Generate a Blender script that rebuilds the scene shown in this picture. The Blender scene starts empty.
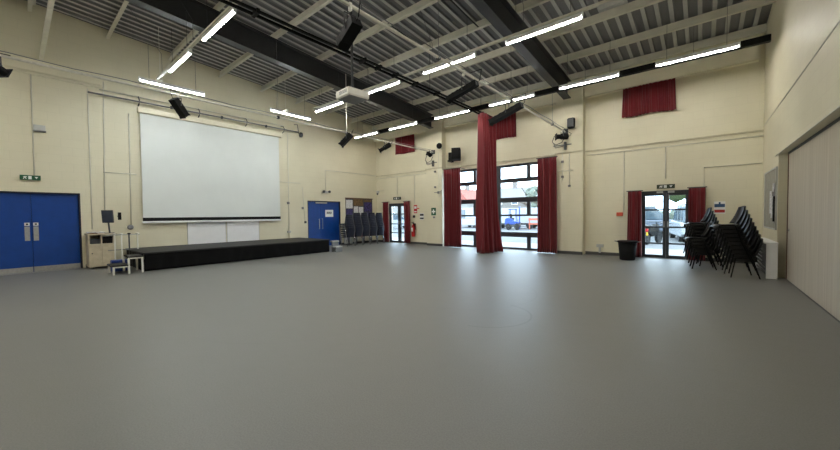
import bpy, bmesh, math, random
from math import pi, sin, cos, radians, sqrt, atan2
from mathutils import Vector, Matrix
random.seed(7)
sc = bpy.context.scene
COL = sc.collection

# ------------------------------------------------------------------ materials
def lin(c):
    r = []
    for v in c[:3]:
        v /= 255.0
        r.append(v / 12.92 if v <= 0.04045 else ((v + 0.055) / 1.055) ** 2.4)
    return (r[0], r[1], r[2], 1.0)

def newmat(name):
    m = bpy.data.materials.new(name); m.use_nodes = True
    nt = m.node_tree
    return m, nt, nt.nodes['Principled BSDF']

def mat(name, col, rough=.6, metal=0.0, var=.05, scale=6.0, bump=0.0, bscale=60.0, spec=.5, emit=None, estr=0.0):
    """painted / plastic / metal surface with a little procedural tone variation and grain"""
    m, nt, b = newmat(name)
    N, L = nt.nodes, nt.links
    c = lin(col)
    tc = N.new('ShaderNodeTexCoord'); nz = N.new('ShaderNodeTexNoise')
    nz.inputs['Scale'].default_value = scale; nz.inputs['Detail'].default_value = 4
    L.new(tc.outputs['Object'], nz.inputs['Vector'])
    rp = N.new('ShaderNodeValToRGB')
    lo = tuple(max(0, x * (1 - var * 2)) for x in c[:3]) + (1,); hi = tuple(min(1, x * (1 + var * 2)) for x in c[:3]) + (1,)
    rp.color_ramp.elements[0].color = lo; rp.color_ramp.elements[1].color = hi
    rp.color_ramp.elements[0].position = .3; rp.color_ramp.elements[1].position = .7
    L.new(nz.outputs['Fac'], rp.inputs['Fac']); L.new(rp.outputs['Color'], b.inputs['Base Color'])
    b.inputs['Roughness'].default_value = rough; b.inputs['Metallic'].default_value = metal
    b.inputs['Specular IOR Level'].default_value = spec
    if bump:
        n2 = N.new('ShaderNodeTexNoise'); n2.inputs['Scale'].default_value = bscale; n2.inputs['Detail'].default_value = 3
        L.new(tc.outputs['Object'], n2.inputs['Vector'])
        bp = N.new('ShaderNodeBump'); bp.inputs['Strength'].default_value = bump; bp.inputs['Distance'].default_value = .01
        L.new(n2.outputs['Fac'], bp.inputs['Height']); L.new(bp.outputs['Normal'], b.inputs['Normal'])
    if emit:
        b.inputs['Emission Color'].default_value = lin(emit); b.inputs['Emission Strength'].default_value = estr
    return m

def block_wall(name, col, axis):
    """cream painted blockwork; axis = which world axis runs along the wall"""
    m, nt, b = newmat(name); N, L = nt.nodes, nt.links
    ge = N.new('ShaderNodeNewGeometry'); sp = N.new('ShaderNodeSeparateXYZ'); cb = N.new('ShaderNodeCombineXYZ')
    L.new(ge.outputs['Position'], sp.inputs[0])
    L.new(sp.outputs[axis], cb.inputs['X']); L.new(sp.outputs['Z'], cb.inputs['Y'])
    br = N.new('ShaderNodeTexBrick')
    br.inputs['Scale'].default_value = 1.0; br.inputs['Brick Width'].default_value = .45; br.inputs['Row Height'].default_value = .225
    br.inputs['Mortar Size'].default_value = .008; br.inputs['Mortar Smooth'].default_value = .4
    c = lin(col)
    br.inputs['Color1'].default_value = c; br.inputs['Color2'].default_value = tuple(x * .985 for x in c[:3]) + (1,)
    br.inputs['Mortar'].default_value = tuple(x * .95 for x in c[:3]) + (1,)
    L.new(cb.outputs[0], br.inputs['Vector'])
    nz = N.new('ShaderNodeTexNoise'); nz.inputs['Scale'].default_value = .7; nz.inputs['Detail'].default_value = 5
    L.new(ge.outputs['Position'], nz.inputs['Vector'])
    rp = N.new('ShaderNodeValToRGB'); rp.color_ramp.elements[0].color = (.93, .92, .90, 1); rp.color_ramp.elements[1].color = (1, 1, 1, 1)
    rp.color_ramp.elements[0].position = .35; rp.color_ramp.elements[1].position = .65
    L.new(nz.outputs['Fac'], rp.inputs['Fac'])
    mx = N.new('ShaderNodeMix'); mx.data_type = 'RGBA'; mx.blend_type = 'MULTIPLY'; mx.inputs[0].default_value = 1
    L.new(br.outputs['Color'], mx.inputs[6]); L.new(rp.outputs['Color'], mx.inputs[7])
    L.new(mx.outputs[2], b.inputs['Base Color'])
    b.inputs['Roughness'].default_value = .55
    inv = N.new('ShaderNodeMath'); inv.operation = 'SUBTRACT'; inv.inputs[0].default_value = 1
    L.new(br.outputs['Fac'], inv.inputs[1])
    bp = N.new('ShaderNodeBump'); bp.inputs['Strength'].default_value = .12; bp.inputs['Distance'].default_value = .004
    L.new(inv.outputs[0], bp.inputs['Height']); L.new(bp.outputs['Normal'], b.inputs['Normal'])
    return m

def floor_mat():
    m, nt, b = newmat('grey_vinyl'); N, L = nt.nodes, nt.links
    ge = N.new('ShaderNodeNewGeometry')
    n1 = N.new('ShaderNodeTexNoise'); n1.inputs['Scale'].default_value = .35; n1.inputs['Detail'].default_value = 6
    n2 = N.new('ShaderNodeTexNoise'); n2.inputs['Scale'].default_value = 95; n2.inputs['Detail'].default_value = 2
    L.new(ge.outputs['Position'], n1.inputs['Vector']); L.new(ge.outputs['Position'], n2.inputs['Vector'])
    r1 = N.new('ShaderNodeValToRGB'); r1.color_ramp.elements[0].color = lin((105, 105, 101)); r1.color_ramp.elements[1].color = lin((114, 114, 110))
    L.new(n1.outputs['Fac'], r1.inputs['Fac'])
    r2 = N.new('ShaderNodeValToRGB'); r2.color_ramp.elements[0].color = (.86, .86, .86, 1); r2.color_ramp.elements[1].color = (1.08, 1.08, 1.08, 1)
    r2.color_ramp.elements[0].position = .35; r2.color_ramp.elements[1].position = .65
    L.new(n2.outputs['Fac'], r2.inputs['Fac'])
    mx = N.new('ShaderNodeMix'); mx.data_type = 'RGBA'; mx.blend_type = 'MULTIPLY'; mx.inputs[0].default_value = 1
    L.new(r1.outputs['Color'], mx.inputs[6]); L.new(r2.outputs['Color'], mx.inputs[7])
    # a few long scuff arcs rubbed into the vinyl
    last = mx.outputs[2]
    for cx, cy, R, w, k in ((-2.35, 4.25, .62, .014, .78), (-3.4, 5.3, 1.3, .010, .90), (-4.8, 2.9, 1.6, .008, .93)):
        sub = N.new('ShaderNodeVectorMath'); sub.operation = 'SUBTRACT'; sub.inputs[1].default_value = (cx, cy, 0)
        L.new(ge.outputs['Position'], sub.inputs[0])
        ln = N.new('ShaderNodeVectorMath'); ln.operation = 'LENGTH'; L.new(sub.outputs[0], ln.inputs[0])
        cp = N.new('ShaderNodeMath'); cp.operation = 'COMPARE'; cp.inputs[1].default_value = R; cp.inputs[2].default_value = w
        L.new(ln.outputs['Value'], cp.inputs[0])
        sx = N.new('ShaderNodeSeparateXYZ'); L.new(sub.outputs[0], sx.inputs[0])
        gt = N.new('ShaderNodeMath'); gt.operation = 'GREATER_THAN'; gt.inputs[1].default_value = R * .15
        L.new(sx.outputs['X'], gt.inputs[0])
        ml = N.new('ShaderNodeMath'); ml.operation = 'MULTIPLY'; L.new(cp.outputs[0], ml.inputs[0]); L.new(gt.outputs[0], ml.inputs[1])
        m3 = N.new('ShaderNodeMix'); m3.data_type = 'RGBA'; m3.blend_type = 'MULTIPLY'
        L.new(ml.outputs[0], m3.inputs[0]); L.new(last, m3.inputs[6]); m3.inputs[7].default_value = (k, k, k, 1)
        last = m3.outputs[2]
    L.new(last, b.inputs['Base Color'])
    r3 = N.new('ShaderNodeMapRange'); r3.inputs[3].default_value = .45; r3.inputs[4].default_value = .52
    L.new(n1.outputs['Fac'], r3.inputs[0]); L.new(r3.outputs[0], b.inputs['Roughness'])
    n4 = N.new('ShaderNodeTexNoise'); n4.inputs['Scale'].default_value = 3.2; n4.inputs['Detail'].default_value = 5
    L.new(ge.outputs['Position'], n4.inputs['Vector'])
    bp = N.new('ShaderNodeBump'); bp.inputs['Strength'].default_value = .10; bp.inputs['Distance'].default_value = .03
    L.new(n4.outputs['Fac'], bp.inputs['Height']); L.new(bp.outputs['Normal'], b.inputs['Normal'])
    b.inputs['Specular IOR Level'].default_value = 1.0
    return m

def cloth_mat(name, col, sheen=.25):
    m, nt, b = newmat(name); N, L = nt.nodes, nt.links
    tc = N.new('ShaderNodeTexCoord'); mp = N.new('ShaderNodeMapping'); mp.inputs['Scale'].default_value = (14, 14, 1.2)
    nz = N.new('ShaderNodeTexNoise'); nz.inputs['Scale'].default_value = 1.5; nz.inputs['Detail'].default_value = 4
    L.new(tc.outputs['Object'], mp.inputs['Vector']); L.new(mp.outputs['Vector'], nz.inputs['Vector'])
    c = lin(col)
    rp = N.new('ShaderNodeValToRGB'); rp.color_ramp.elements[0].color = tuple(x * .82 for x in c[:3]) + (1,); rp.color_ramp.elements[1].color = tuple(x * 1.15 for x in c[:3]) + (1,)
    L.new(nz.outputs['Fac'], rp.inputs['Fac']); L.new(rp.outputs['Color'], b.inputs['Base Color'])
    b.inputs['Roughness'].default_value = .85; b.inputs['Specular IOR Level'].default_value = .25
    b.inputs['Sheen Weight'].default_value = sheen; b.inputs['Sheen Roughness'].default_value = .5
    return m

def glass_mat():
    m = bpy.data.materials.new('clear_glass'); m.use_nodes = True; nt = m.node_tree; N, L = nt.nodes, nt.links
    N.clear()
    out = N.new('ShaderNodeOutputMaterial'); mx = N.new('ShaderNodeMixShader'); tr = N.new('ShaderNodeBsdfTransparent'); gl = N.new('ShaderNodeBsdfGlossy')
    lw = N.new('ShaderNodeLayerWeight'); lw.inputs['Blend'].default_value = .5; pw = N.new('ShaderNodeMath'); pw.operation = 'POWER'; pw.inputs[1].default_value = 5; fr = N.new('ShaderNodeMapRange'); fr.inputs[3].default_value = .04; fr.inputs[4].default_value = 1.0; L.new(lw.outputs['Facing'], pw.inputs[0]); L.new(pw.outputs[0], fr.inputs[0])
    tr.inputs['Color'].default_value = (.95, .97, .97, 1); gl.inputs['Roughness'].default_value = .02
    L.new(fr.outputs[0], mx.inputs[0]); L.new(tr.outputs[0], mx.inputs[1]); L.new(gl.outputs[0], mx.inputs[2]); L.new(mx.outputs[0], out.inputs['Surface'])
    return m

def tube_mat(name, col, s):
    m = bpy.data.materials.new(name); m.use_nodes = True; nt = m.node_tree; N, L = nt.nodes, nt.links
    N.clear(); out = N.new('ShaderNodeOutputMaterial'); e = N.new('ShaderNodeEmission')
    e.inputs['Color'].default_value = col; e.inputs['Strength'].default_value = s
    L.new(e.outputs[0], out.inputs['Surface']); return m

def foliage_mat(name, a, b_):
    return mat(name, a, .8, var=.22, scale=9, bump=.6, bscale=25)

CREAM = (226, 220, 195)
M = dict(
    wallx=block_wall('cream_blockwork_side', CREAM, 'Y'), wally=block_wall('cream_blockwork_end', CREAM, 'X'),
    floor=floor_mat(),
    cream=mat('cream_paint', CREAM, .5, var=.02, scale=3), creamsteel=mat('cream_steel_paint', (212, 209, 194), .45, var=.03, scale=3),
    deck=mat('coated_steel_deck', (188, 189, 187), .5, var=.04, scale=2), pan=mat('perforated_deck_pan', (126, 127, 129), .75, var=.08, scale=140),
    trunk=mat('aged_cream_paint', (196, 188, 160), .5), dark=mat('dark_steel_paint', (47, 48, 50), .45, var=.08, scale=2), skirt=mat('grey_skirting', (72, 72, 70), .5),
    alu=mat('charcoal_aluminium', (50, 53, 58), .4, var=.03), glass=glass_mat(),
    blue=mat('blue_door_laminate', (5, 62, 140), .42, var=.05, scale=4), bluedk=mat('dark_blue_frame', (12, 22, 44), .5),
    steel=mat('brushed_steel', (178, 178, 176), .38, .6, var=.05, scale=20), chrome=mat('chrome', (205, 205, 208), .15, 1.0, var=.01),
    red=cloth_mat('red_velvet', (112, 30, 36)), black=mat('black_plastic', (7, 7, 8), .65, spec=.2, var=.1), matblack=cloth_mat('black_serge', (7, 7, 8), 0),
    stagetop=mat('black_stage_board', (27, 26, 26), .65, var=.15, scale=5), white=mat('white_laminate', (232, 233, 234), .35, var=.01), offwhite=mat('off_white_plastic', (232, 230, 220), .45, var=.02),
    screen=mat('white_screen_fabric', (222, 226, 223), .8, var=.015, scale=1.2), beige=mat('worn_beige_laminate', (192, 180, 154), .5, var=.06, scale=9), wood=mat('brown_wood', (96, 66, 42), .5, var=.2, scale=12),
    grey=mat('grey_plastic', (120, 121, 122), .5), dgrey=mat('dark_grey_plastic', (62, 64, 67), .5), lgrey=mat('light_grey_paint', (186, 187, 184), .45),
    navy=cloth_mat('navy_upholstery', (17, 23, 42)), poly=mat('black_polypropylene', (11, 11, 12), .42, var=.06),
    exred=mat('extinguisher_red', (190, 24, 28), .3), signolive=mat('sign_dark_green', (42, 54, 34), .6), signgreen=mat('sign_green', (24, 84, 52), .5), signwhite=mat('sign_white', (235, 236, 232), .5, var=.01), signdk=mat('sign_dark', (45, 45, 48), .6),
    signblue=mat('sign_blue', (40, 78, 118), .5), signred=mat('sign_red', (168, 42, 38), .5), orange=mat('call_point_red', (208, 88, 62), .45),
    pipe=mat('galvanised_pipe', (214, 211, 198), .4, .1, var=.05, scale=20), scrn=mat('dark_monitor_glass', (58, 66, 82), .12), bluebox=mat('blue_plastic', (28, 56, 128), .4),
    boardgrey=mat('grey_felt', (158, 155, 144), .8, var=.06, scale=8), brown=mat('brown_paper', (110, 88, 58), .8, var=.2, scale=15), purple=mat('violet_print', (58, 50, 104), .6, var=.5, scale=12), paper=mat('printed_paper', (214, 214, 216), .7, var=.15, scale=20),
    asphalt=mat('worn_asphalt', (88, 88, 88), .9, var=.08, scale=1.2, bump=.2), paving=mat('pale_paving', (128, 126, 122), .85, var=.05, scale=1.5),
    carwhite=mat('white_car_paint', (150, 153, 156), .25, var=.0), cardark=mat('slate_car_paint', (96, 102, 114), .22, var=.02), carglass=mat('tinted_car_glass', (70, 82, 90), .1, var=.02), tyre=mat('tyre_rubber', (24, 24, 26), .8),
    liftblue=mat('blue_machine_paint', (36, 66, 138), .35), barrier=mat('orange_barrier', (176, 92, 68), .5), roofred=mat('red_roof_tile', (140, 78, 66), .8, var=.15, scale=3, bump=.3, bscale=8), render=mat('pale_house_render', (130, 128, 122), .8), brick=mat('grey_brown_brick', (112, 106, 100), .85, var=.1, scale=4), rooftile=mat('grey_roof_tile', (104, 101, 100), .8, var=.1),
    leafa=foliage_mat('green_foliage', (72, 88, 52), None), leafb=foliage_mat('grey_green_foliage', (88, 94, 82), None), bark=mat('bark', (92, 80, 68), .9, var=.2, bump=.4),
    yellow=mat('yellow_plate', (228, 190, 60), .5), lampred=mat('red_tail_lamp', (190, 40, 44), .25),
)
def partition_mat():
    m, nt, b = newmat('pale_wood_partition'); N, L = nt.nodes, nt.links
    ge = N.new('ShaderNodeNewGeometry'); mp = N.new('ShaderNodeMapping'); mp.inputs['Scale'].default_value = (22, 22, .5)
    nz = N.new('ShaderNodeTexNoise'); nz.inputs['Scale'].default_value = 1; nz.inputs['Detail'].default_value = 5
    L.new(ge.outputs['Position'], mp.inputs['Vector']); L.new(mp.outputs[0], nz.inputs['Vector'])
    rp = N.new('ShaderNodeValToRGB'); rp.color_ramp.elements[0].color = lin((176, 167, 152)); rp.color_ramp.elements[1].color = lin((192, 184, 169))
    rp.color_ramp.elements[0].position = .35; rp.color_ramp.elements[1].position = .65
    L.new(nz.outputs['Fac'], rp.inputs['Fac']); L.new(rp.outputs['Color'], b.inputs['Base Color']); b.inputs['Roughness'].default_value = .45
    return m
M['part'] = partition_mat()
M['tube'] = tube_mat('lit_tube_diffuser', (1.0, .965, .89, 1), 92.0)
M['tubecool'] = tube_mat('lit_cool_tube_diffuser', (.92, .98, .98, 1), 150.0)

# ------------------------------------------------------------------ mesh helpers
class MB:
    def __init__(s): s.bm = bmesh.new()
    def _poly(s, pts, faces):
        v = [s.bm.verts.new(p) for p in pts]
        for f in faces:
            try: s.bm.faces.new([v[i] for i in f])
            except ValueError: pass
        return s
    def box(s, x0, x1, y0, y1, z0, z1):
        p = [(x, y, z) for x in (x0, x1) for y in (y0, y1) for z in (z0, z1)]
        return s._poly(p, [(0, 1, 3, 2), (4, 6, 7, 5), (0, 4, 5, 1), (2, 3, 7, 6), (0, 2, 6, 4), (1, 5, 7, 3)])
    def obox(s, c, size, mx):
        c = Vector(c); h = Vector(size) / 2
        p = [c + mx @ Vector((sx * h.x, sy * h.y, sz * h.z)) for sx in (-1, 1) for sy in (-1, 1) for sz in (-1, 1)]
        return s._poly(p, [(0, 1, 3, 2), (4, 6, 7, 5), (0, 4, 5, 1), (2, 3, 7, 6), (0, 2, 6, 4), (1, 5, 7, 3)])
    def ring(s, c, d, r, n, up=None):
        d = Vector(d).normalized(); a = Vector((0, 0, 1)) if abs(d.z) < .9 else Vector((1, 0, 0))
        u = d.cross(a).normalized(); w = d.cross(u)
        return [s.bm.verts.new(Vector(c) + (u * cos(2 * pi * k / n) + w * sin(2 * pi * k / n)) * r) for k in range(n)]
    def skin(s, rings, caps=True):
        for A, B in zip(rings, rings[1:]):
            n = len(A)
            for k in range(n): s.bm.faces.new((A[k], A[(k + 1) % n], B[(k + 1) % n], B[k]))
        if caps:
            s.bm.faces.new(rings[0][::-1]); s.bm.faces.new(rings[-1])
        return s
    def cyl(s, p0, p1, r, n=12, r2=None):
        d = Vector(p1) - Vector(p0)
        return s.skin([s.ring(p0, d, r, n), s.ring(p1, d, r if r2 is None else r2, n)])
    def tube(s, pts, r, n=8):
        pts = [Vector(p) for p in pts]; rings = []
        for i, p in enumerate(pts):
            a = pts[max(0, i - 1)]; b = pts[min(len(pts) - 1, i + 1)]
            rings.append(s.ring(p, b - a, r, n))
        return s.skin(rings)
    def lathe(s, c, prof, n=20, axis='Z', caps=True):
        """prof: list of (radius, height)"""
        c = Vector(c); rings = []
        for r, h in prof:
            rr = []
            for k in range(n):
                a = 2 * pi * k / n
                q = {'Z': (r * cos(a), r * sin(a), h), 'Y': (r * cos(a), h, r * sin(a)), 'X': (h, r * cos(a), r * sin(a))}[axis]
                rr.append(s.bm.verts.new(c + Vector(q)))
            rings.append(rr)
        return s.skin(rings, caps)
    def prism(s, poly, axis, a, b):
        """extrude a 2-D polygon along an axis; the polygon lies in the other two axes in order"""
        def P(u, v, w): return {'X': (w, u, v), 'Y': (u, w, v), 'Z': (u, v, w)}[axis]
        n = len(poly)
        A = [s.bm.verts.new(P(u, v, a)) for u, v in poly]; B = [s.bm.verts.new(P(u, v, b)) for u, v in poly]
        s.bm.faces.new(A); s.bm.faces.new(B[::-1])
        for k in range(n): s.bm.faces.new((A[k], B[k], B[(k + 1) % n], A[(k + 1) % n]))
        return s
    def grid(s, f, nu, nv):
        V = [[s.bm.verts.new(f(i / nu, j / nv)) for j in range(nv + 1)] for i in range(nu + 1)]
        for i in range(nu):
            for j in range(nv): s.bm.faces.new((V[i][j], V[i + 1][j], V[i + 1][j + 1], V[i][j + 1]))
        return s
    def blob(s, c, r, sub=2, rough=.2, seed=0, sq=(1, 1, 1)):
        rnd = random.Random(seed); t = bmesh.new(); bmesh.ops.create_icosphere(t, subdivisions=sub, radius=1)
        mp = {}
        for v in t.verts:
            k = r * (1 + rnd.uniform(-rough, rough)); mp[v.index] = s.bm.verts.new(Vector(c) + Vector((v.co.x * k * sq[0], v.co.y * k * sq[1], v.co.z * k * sq[2])))
        for f in t.faces: s.bm.faces.new([mp[v.index] for v in f.verts])
        t.free(); return s
    def build(s, name, m, parent=None, local=False, bevel=0.0, smooth=False, solid=0.0):
        bmesh.ops.recalc_face_normals(s.bm, faces=s.bm.faces)
        off = Vector((0, 0, 0))
        if parent is not None:
            if not local:
                p = parent
                while p: off += p.location; p = p.parent
        elif not local:
            lo = Vector([min(v.co[i] for v in s.bm.verts) for i in range(3)]); hi = Vector([max(v.co[i] for v in s.bm.verts) for i in range(3)])
            off = Vector(((lo.x + hi.x) / 2, (lo.y + hi.y) / 2, lo.z))
        for v in s.bm.verts: v.co -= off
        me = bpy.data.meshes.new(name); s.bm.to_mesh(me); s.bm.free()
        mm = M[m] if isinstance(m, str) else m
        me.materials.append(mm)
        if smooth:
            for p in me.polygons: p.use_smooth = True
        o = bpy.data.objects.new(name, me); COL.objects.link(o)
        if parent is not None: o.parent = parent
        else: o.location = off
        if solid:
            md = o.modifiers.new('solid', 'SOLIDIFY'); md.thickness = solid; md.offset = 0
        if bevel:
            md = o.modifiers.new('bevel', 'BEVEL'); md.width = bevel; md.segments = 2; md.limit_method = 'ANGLE'
        return o

def tag(o, label, cat, group=None, kind=None):
    o['label'] = label; o['category'] = cat
    if group: o['group'] = group
    if kind: o['kind'] = kind
    return o
def thing(name, label, cat, loc, rotz=0, group=None, kind=None):
    o = bpy.data.objects.new(name, None); COL.objects.link(o); o.empty_display_size = .1
    o.location = loc; o.rotation_euler = (0, 0, rotz)
    return tag(o, label, cat, group, kind)
def struct(o, label, cat): return tag(o, label, cat, None, 'structure')
def dup(root, loc, rotz=None, label=None, group=None):
    r = root.copy(); COL.objects.link(r); r.location = loc
    if rotz is not None: r.rotation_euler = (0, 0, rotz)
    if label: r['label'] = label
    if group: r['group'] = group
    for ch in list(root.children):
        c = ch.copy(); COL.objects.link(c); c.parent = r
        for g in ch.children:
            d = g.copy(); COL.objects.link(d); d.parent = c
    return r
def text_mesh(body, size, name, m, parent, mx):
    cu = bpy.data.curves.new(name, 'FONT'); cu.body = body; cu.size = size; cu.align_x = 'CENTER'; cu.align_y = 'CENTER'; cu.extrude = .001
    t = bpy.data.objects.new(name, cu); COL.objects.link(t)
    me = bpy.data.meshes.new_from_object(t.evaluated_get(bpy.context.evaluated_depsgraph_get()))
    bpy.data.objects.remove(t); me.transform(mx); me.materials.clear(); me.materials.append(M[m])
    o = bpy.data.objects.new(name, me); COL.objects.link(o); o.parent = parent; return o

# ------------------------------------------------------------------ camera
F_PX, YAW, PITCH, ROLL, CAMH = 339.037, -0.6942446, 0.0284856, 0.0110749, 1.395
cy, sy, cp, sp = cos(YAW), sin(YAW), cos(PITCH), sin(PITCH)
Fv = Vector((sy * cp, cy * cp, -sp)); r0 = Vector((cy, -sy, 0)); d0 = Fv.cross(r0)
cr, sr = cos(ROLL), sin(ROLL)
Rv = r0 * cr + d0 * sr; Dv = d0 * cr - r0 * sr
cam = bpy.data.cameras.new('camera'); cam.sensor_width = 36; cam.sensor_fit = 'HORIZONTAL'; cam.lens = F_PX / 840 * 36; cam.clip_end = 300; cam.clip_start = .05
co = bpy.data.objects.new('camera', cam); COL.objects.link(co)
mw = Matrix((( Rv.x, -Dv.x, -Fv.x, 0), (Rv.y, -Dv.y, -Fv.y, 0), (Rv.z, -Dv.z, -Fv.z, CAMH), (0, 0, 0, 1)))
co.matrix_world = mw; sc.camera = co

# ------------------------------------------------------------------ room shell
XL, XR, YB, YF = -13.5, 1.215, 12.6, -5.0
RIDGE = lambda y: 6.14 + .073 * (YB - y)          # underside of the roof deck
PUR = lambda y: 5.91 + .073 * (YB - y)            # underside of the purlins
struct(MB().box(-13.9, 5.2, -5.3, 12.62, -.12, 0).build('floor', 'floor'), 'grey sheet vinyl hall floor with faint scuff arcs', 'floor')

# roof deck: trapezoidal sheeting, ribs running down the slope
def deck():
    ribs, pans = MB(), MB(); x = -13.9; pitch = .27
    y0, y1 = -5.3, 12.95
    prof = []
    while x < 1.75:
        prof.append(x); x += pitch
    for x in prof:
        a, b, c, d = x, x + .085, x + .10, x + pitch - .015
        e = x + pitch
        for u0, u1, h0, h1, tgt in ((a, b, 0, 0, ribs), (b, c, 0, .06, pans), (c, d, .06, .06, pans), (d, e, .06, 0, pans)):
            tgt._poly([(u0, y0, RIDGE(y0) + h0), (u1, y0, RIDGE(y0) + h1), (u1, y1, RIDGE(y1) + h1), (u0, y1, RIDGE(y1) + h0)], [(0, 1, 2, 3)])
    root = ribs.build('ceiling', 'deck')
    struct(root, 'pitched grey corrugated steel roof deck above cream purlins', 'ceiling')
    pn = pans.build('deck_pan', 'pan', root); pn['label'] = 'darker perforated pans between the ribs'
    top = MB()
    top._poly([(-14, -5.4, RIDGE(-5.4) + .12), (1.9, -5.4, RIDGE(-5.4) + .12), (1.9, 13, RIDGE(13) + .12), (-14, 13, RIDGE(13) + .12)], [(0, 1, 2, 3)])
    top.build('roof_cover', 'dark', root, solid=.05)
deck()

def wall_panel(mb, axis, a0, a1, u0, u1, ztop, holes, z0=0):
    """wall of thickness a0..a1 along axis; u runs along it; holes (u0,u1,z0,z1); ztop is a function of u"""
    us = sorted({u0, u1} | {h[0] for h in holes} | {h[1] for h in holes})
    for ua, ub in zip(us, us[1:]):
        hs = sorted([h for h in holes if h[0] <= ua + 1e-6 and h[1] >= ub - 1e-6], key=lambda h: h[2]); z = z0
        for h in hs + [None]:
            za = z; zb = h[2] if h else None
            if h is None or zb > za + 1e-5:
                if axis == 'X':
                    t0, t1 = (ztop(ua), ztop(ub)) if h is None else (zb, zb)
                    mb._poly([(a0, ua, za), (a1, ua, za), (a1, ub, za), (a0, ub, za), (a0, ua, t0), (a1, ua, t0), (a1, ub, t1), (a0, ub, t1)],
                             [(0, 1, 2, 3), (4, 5, 6, 7), (0, 1, 5, 4), (1, 2, 6, 5), (2, 3, 7, 6), (3, 0, 4, 7)])
                else:
                    mb.box(ua, ub, a0, a1, za, ztop(ua) if h is None else zb)
            if h: z = h[3]
    return mb
D1 = (-.62, 1.24, 0, 2.12); D2 = (8.41, 10.19, 0, 2.105)
struct(wall_panel(MB(), 'X', XL - .3, XL, -5.3, 12.9, lambda y: RIDGE(y) + .03, [D1, D2]).build('wall_left', 'wallx'), 'tall cream painted blockwork wall behind the stage and screen', 'wall')
WN = (-8.95, -4.02, 0, 3.36); DR = (-1.47, -.28, 0, 2.06); DL = (-12.62, -11.36, 0, 2.02)
struct(wall_panel(MB(), 'Y', YB, YB + .3, -13.5, 1.6, lambda x: RIDGE(YB) + .1, [WN, DR, DL]).build('wall_back', 'wally'), 'cream painted blockwork wall with the tall glazed window and two glazed doors', 'wall')
PO = (-5.3, 10.27, 0, 2.585)
struct(wall_panel(MB(), 'X', XR, XR + .3, -5.3, 12.6, lambda y: RIDGE(y) + .03, [PO]).build('wall_right', 'wallx'), 'cream painted wall above and beside the folding partition', 'wall')
struct(MB().box(-13.9, 1.7, YF - .3, YF, -.12, RIDGE(YF) + .05).build('wall_front', 'wally'), 'plain cream blockwork wall closing the hall behind the viewer', 'wall')
struct(MB().box(1.52, 1.6, -5.3, 10.3, 0, 2.7).build('wall_recess', 'cream'), 'cream backing wall of the partition recess', 'wall')

n_trim = [0]
def trim(mb, m, label, cat='trim', **k):
    n_trim[0] += 1
    return struct(mb.build('trim_%d' % n_trim[0], m, **k), label, cat)
# pilasters on the end wall
trim(MB().box(-9.82, -8.93, 12.3, YB, 0, 5.92), 'wally', 'cream blockwork pilaster between the small glazed door and the tall window', 'pilaster')
trim(MB().box(-3.98, -3.1, 12.3, YB, 0, 5.92), 'wally', 'cream blockwork pilaster beside the tall window, carrying the small black speaker', 'pilaster')
# eaves beams
trim(MB().box(-13.45, -9.85, 12.42, YB, 5.32, 5.93), 'cream', 'cream eaves beam over the small glazed door', 'beam')
trim(MB().box(-8.9, -4.0, 12.42, YB, 5.32, 5.93), 'cream', 'cream eaves beam over the tall window', 'beam')
trim(MB().box(-3.08, 1.1, 12.42, YB, 5.32, 5.93), 'cream', 'cream eaves beam over the glazed double door near the partition', 'beam')
# purlins (lipped Z sections) across the whole width
names = ['ninth', 'eighth', 'seventh', 'sixth', 'fifth', 'fourth', 'third', 'second', 'first']
for k in range(-3, 9):
    y = .47 + 1.5 * k if k < 8 else 12.34
    zb = PUR(y); h = RIDGE(y) - zb - .004
    mb = MB().prism([(y - .07, zb), (y + .008, zb), (y + .008, zb + h - .012), (y + .08, zb + h - .012), (y + .08, zb + h), (y - .004, zb + h), (y - .004, zb + .012), (y - .058, zb + .012), (y - .058, zb + .028), (y - .07, zb + .028)], 'X', XL, XR)
    if k >= 0: trim(mb, 'creamsteel', 'cream steel roof purlin, %s in from the end wall with the windows' % names[k], 'purlin')
    else: trim(mb, 'creamsteel', 'cream steel roof purlin above the viewer, row %s beyond the frame' % ['', 'one', 'two', 'three'][-k], 'purlin')
# rafters: dark I beams following the slope
def rafter(xc, label):
    mb = MB(); w = .12
    def q(x0, x1, f0, f1):
        a, b = -5.0, 12.36
        mb._poly([(x0, a, f0(a)), (x1, a, f0(a)), (x1, b, f0(b)), (x0, b, f0(b)), (x0, a, f1(a)), (x1, a, f1(a)), (x1, b, f1(b)), (x0, b, f1(b))],
                 [(0, 1, 2, 3), (4, 5, 6, 7), (0, 1, 5, 4), (1, 2, 6, 5), (2, 3, 7, 6), (3, 0, 4, 7)])
    q(xc - w, xc + w, lambda y: PUR(y) - .60, lambda y: PUR(y) - .575)
    q(xc - .01, xc + .01, lambda y: PUR(y) - .575, lambda y: PUR(y) - .03)
    q(xc - w, xc + w, lambda y: PUR(y) - .03, lambda y: PUR(y) - .004)
    trim(mb, 'dark', label, 'beam')
rafter(-9.5, 'dark grey steel roof rafter ending on the pilaster by the small glazed door')
rafter(-3.6, 'dark grey steel roof rafter ending on the pilaster carrying the small speaker')
# sag rods between purlins
for x, lab in ((-4.55, 'thin dark tie rod between purlins beside the dark rafter over the window'), (-6.35, 'thin dark tie rod between purlins above the middle of the hall')):
    trim(MB().cyl((x, 6.42, PUR(6.42) + .05), (x, 8.02, PUR(8.02) + .05), .018, 8), 'dark', lab, 'rod')

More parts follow.
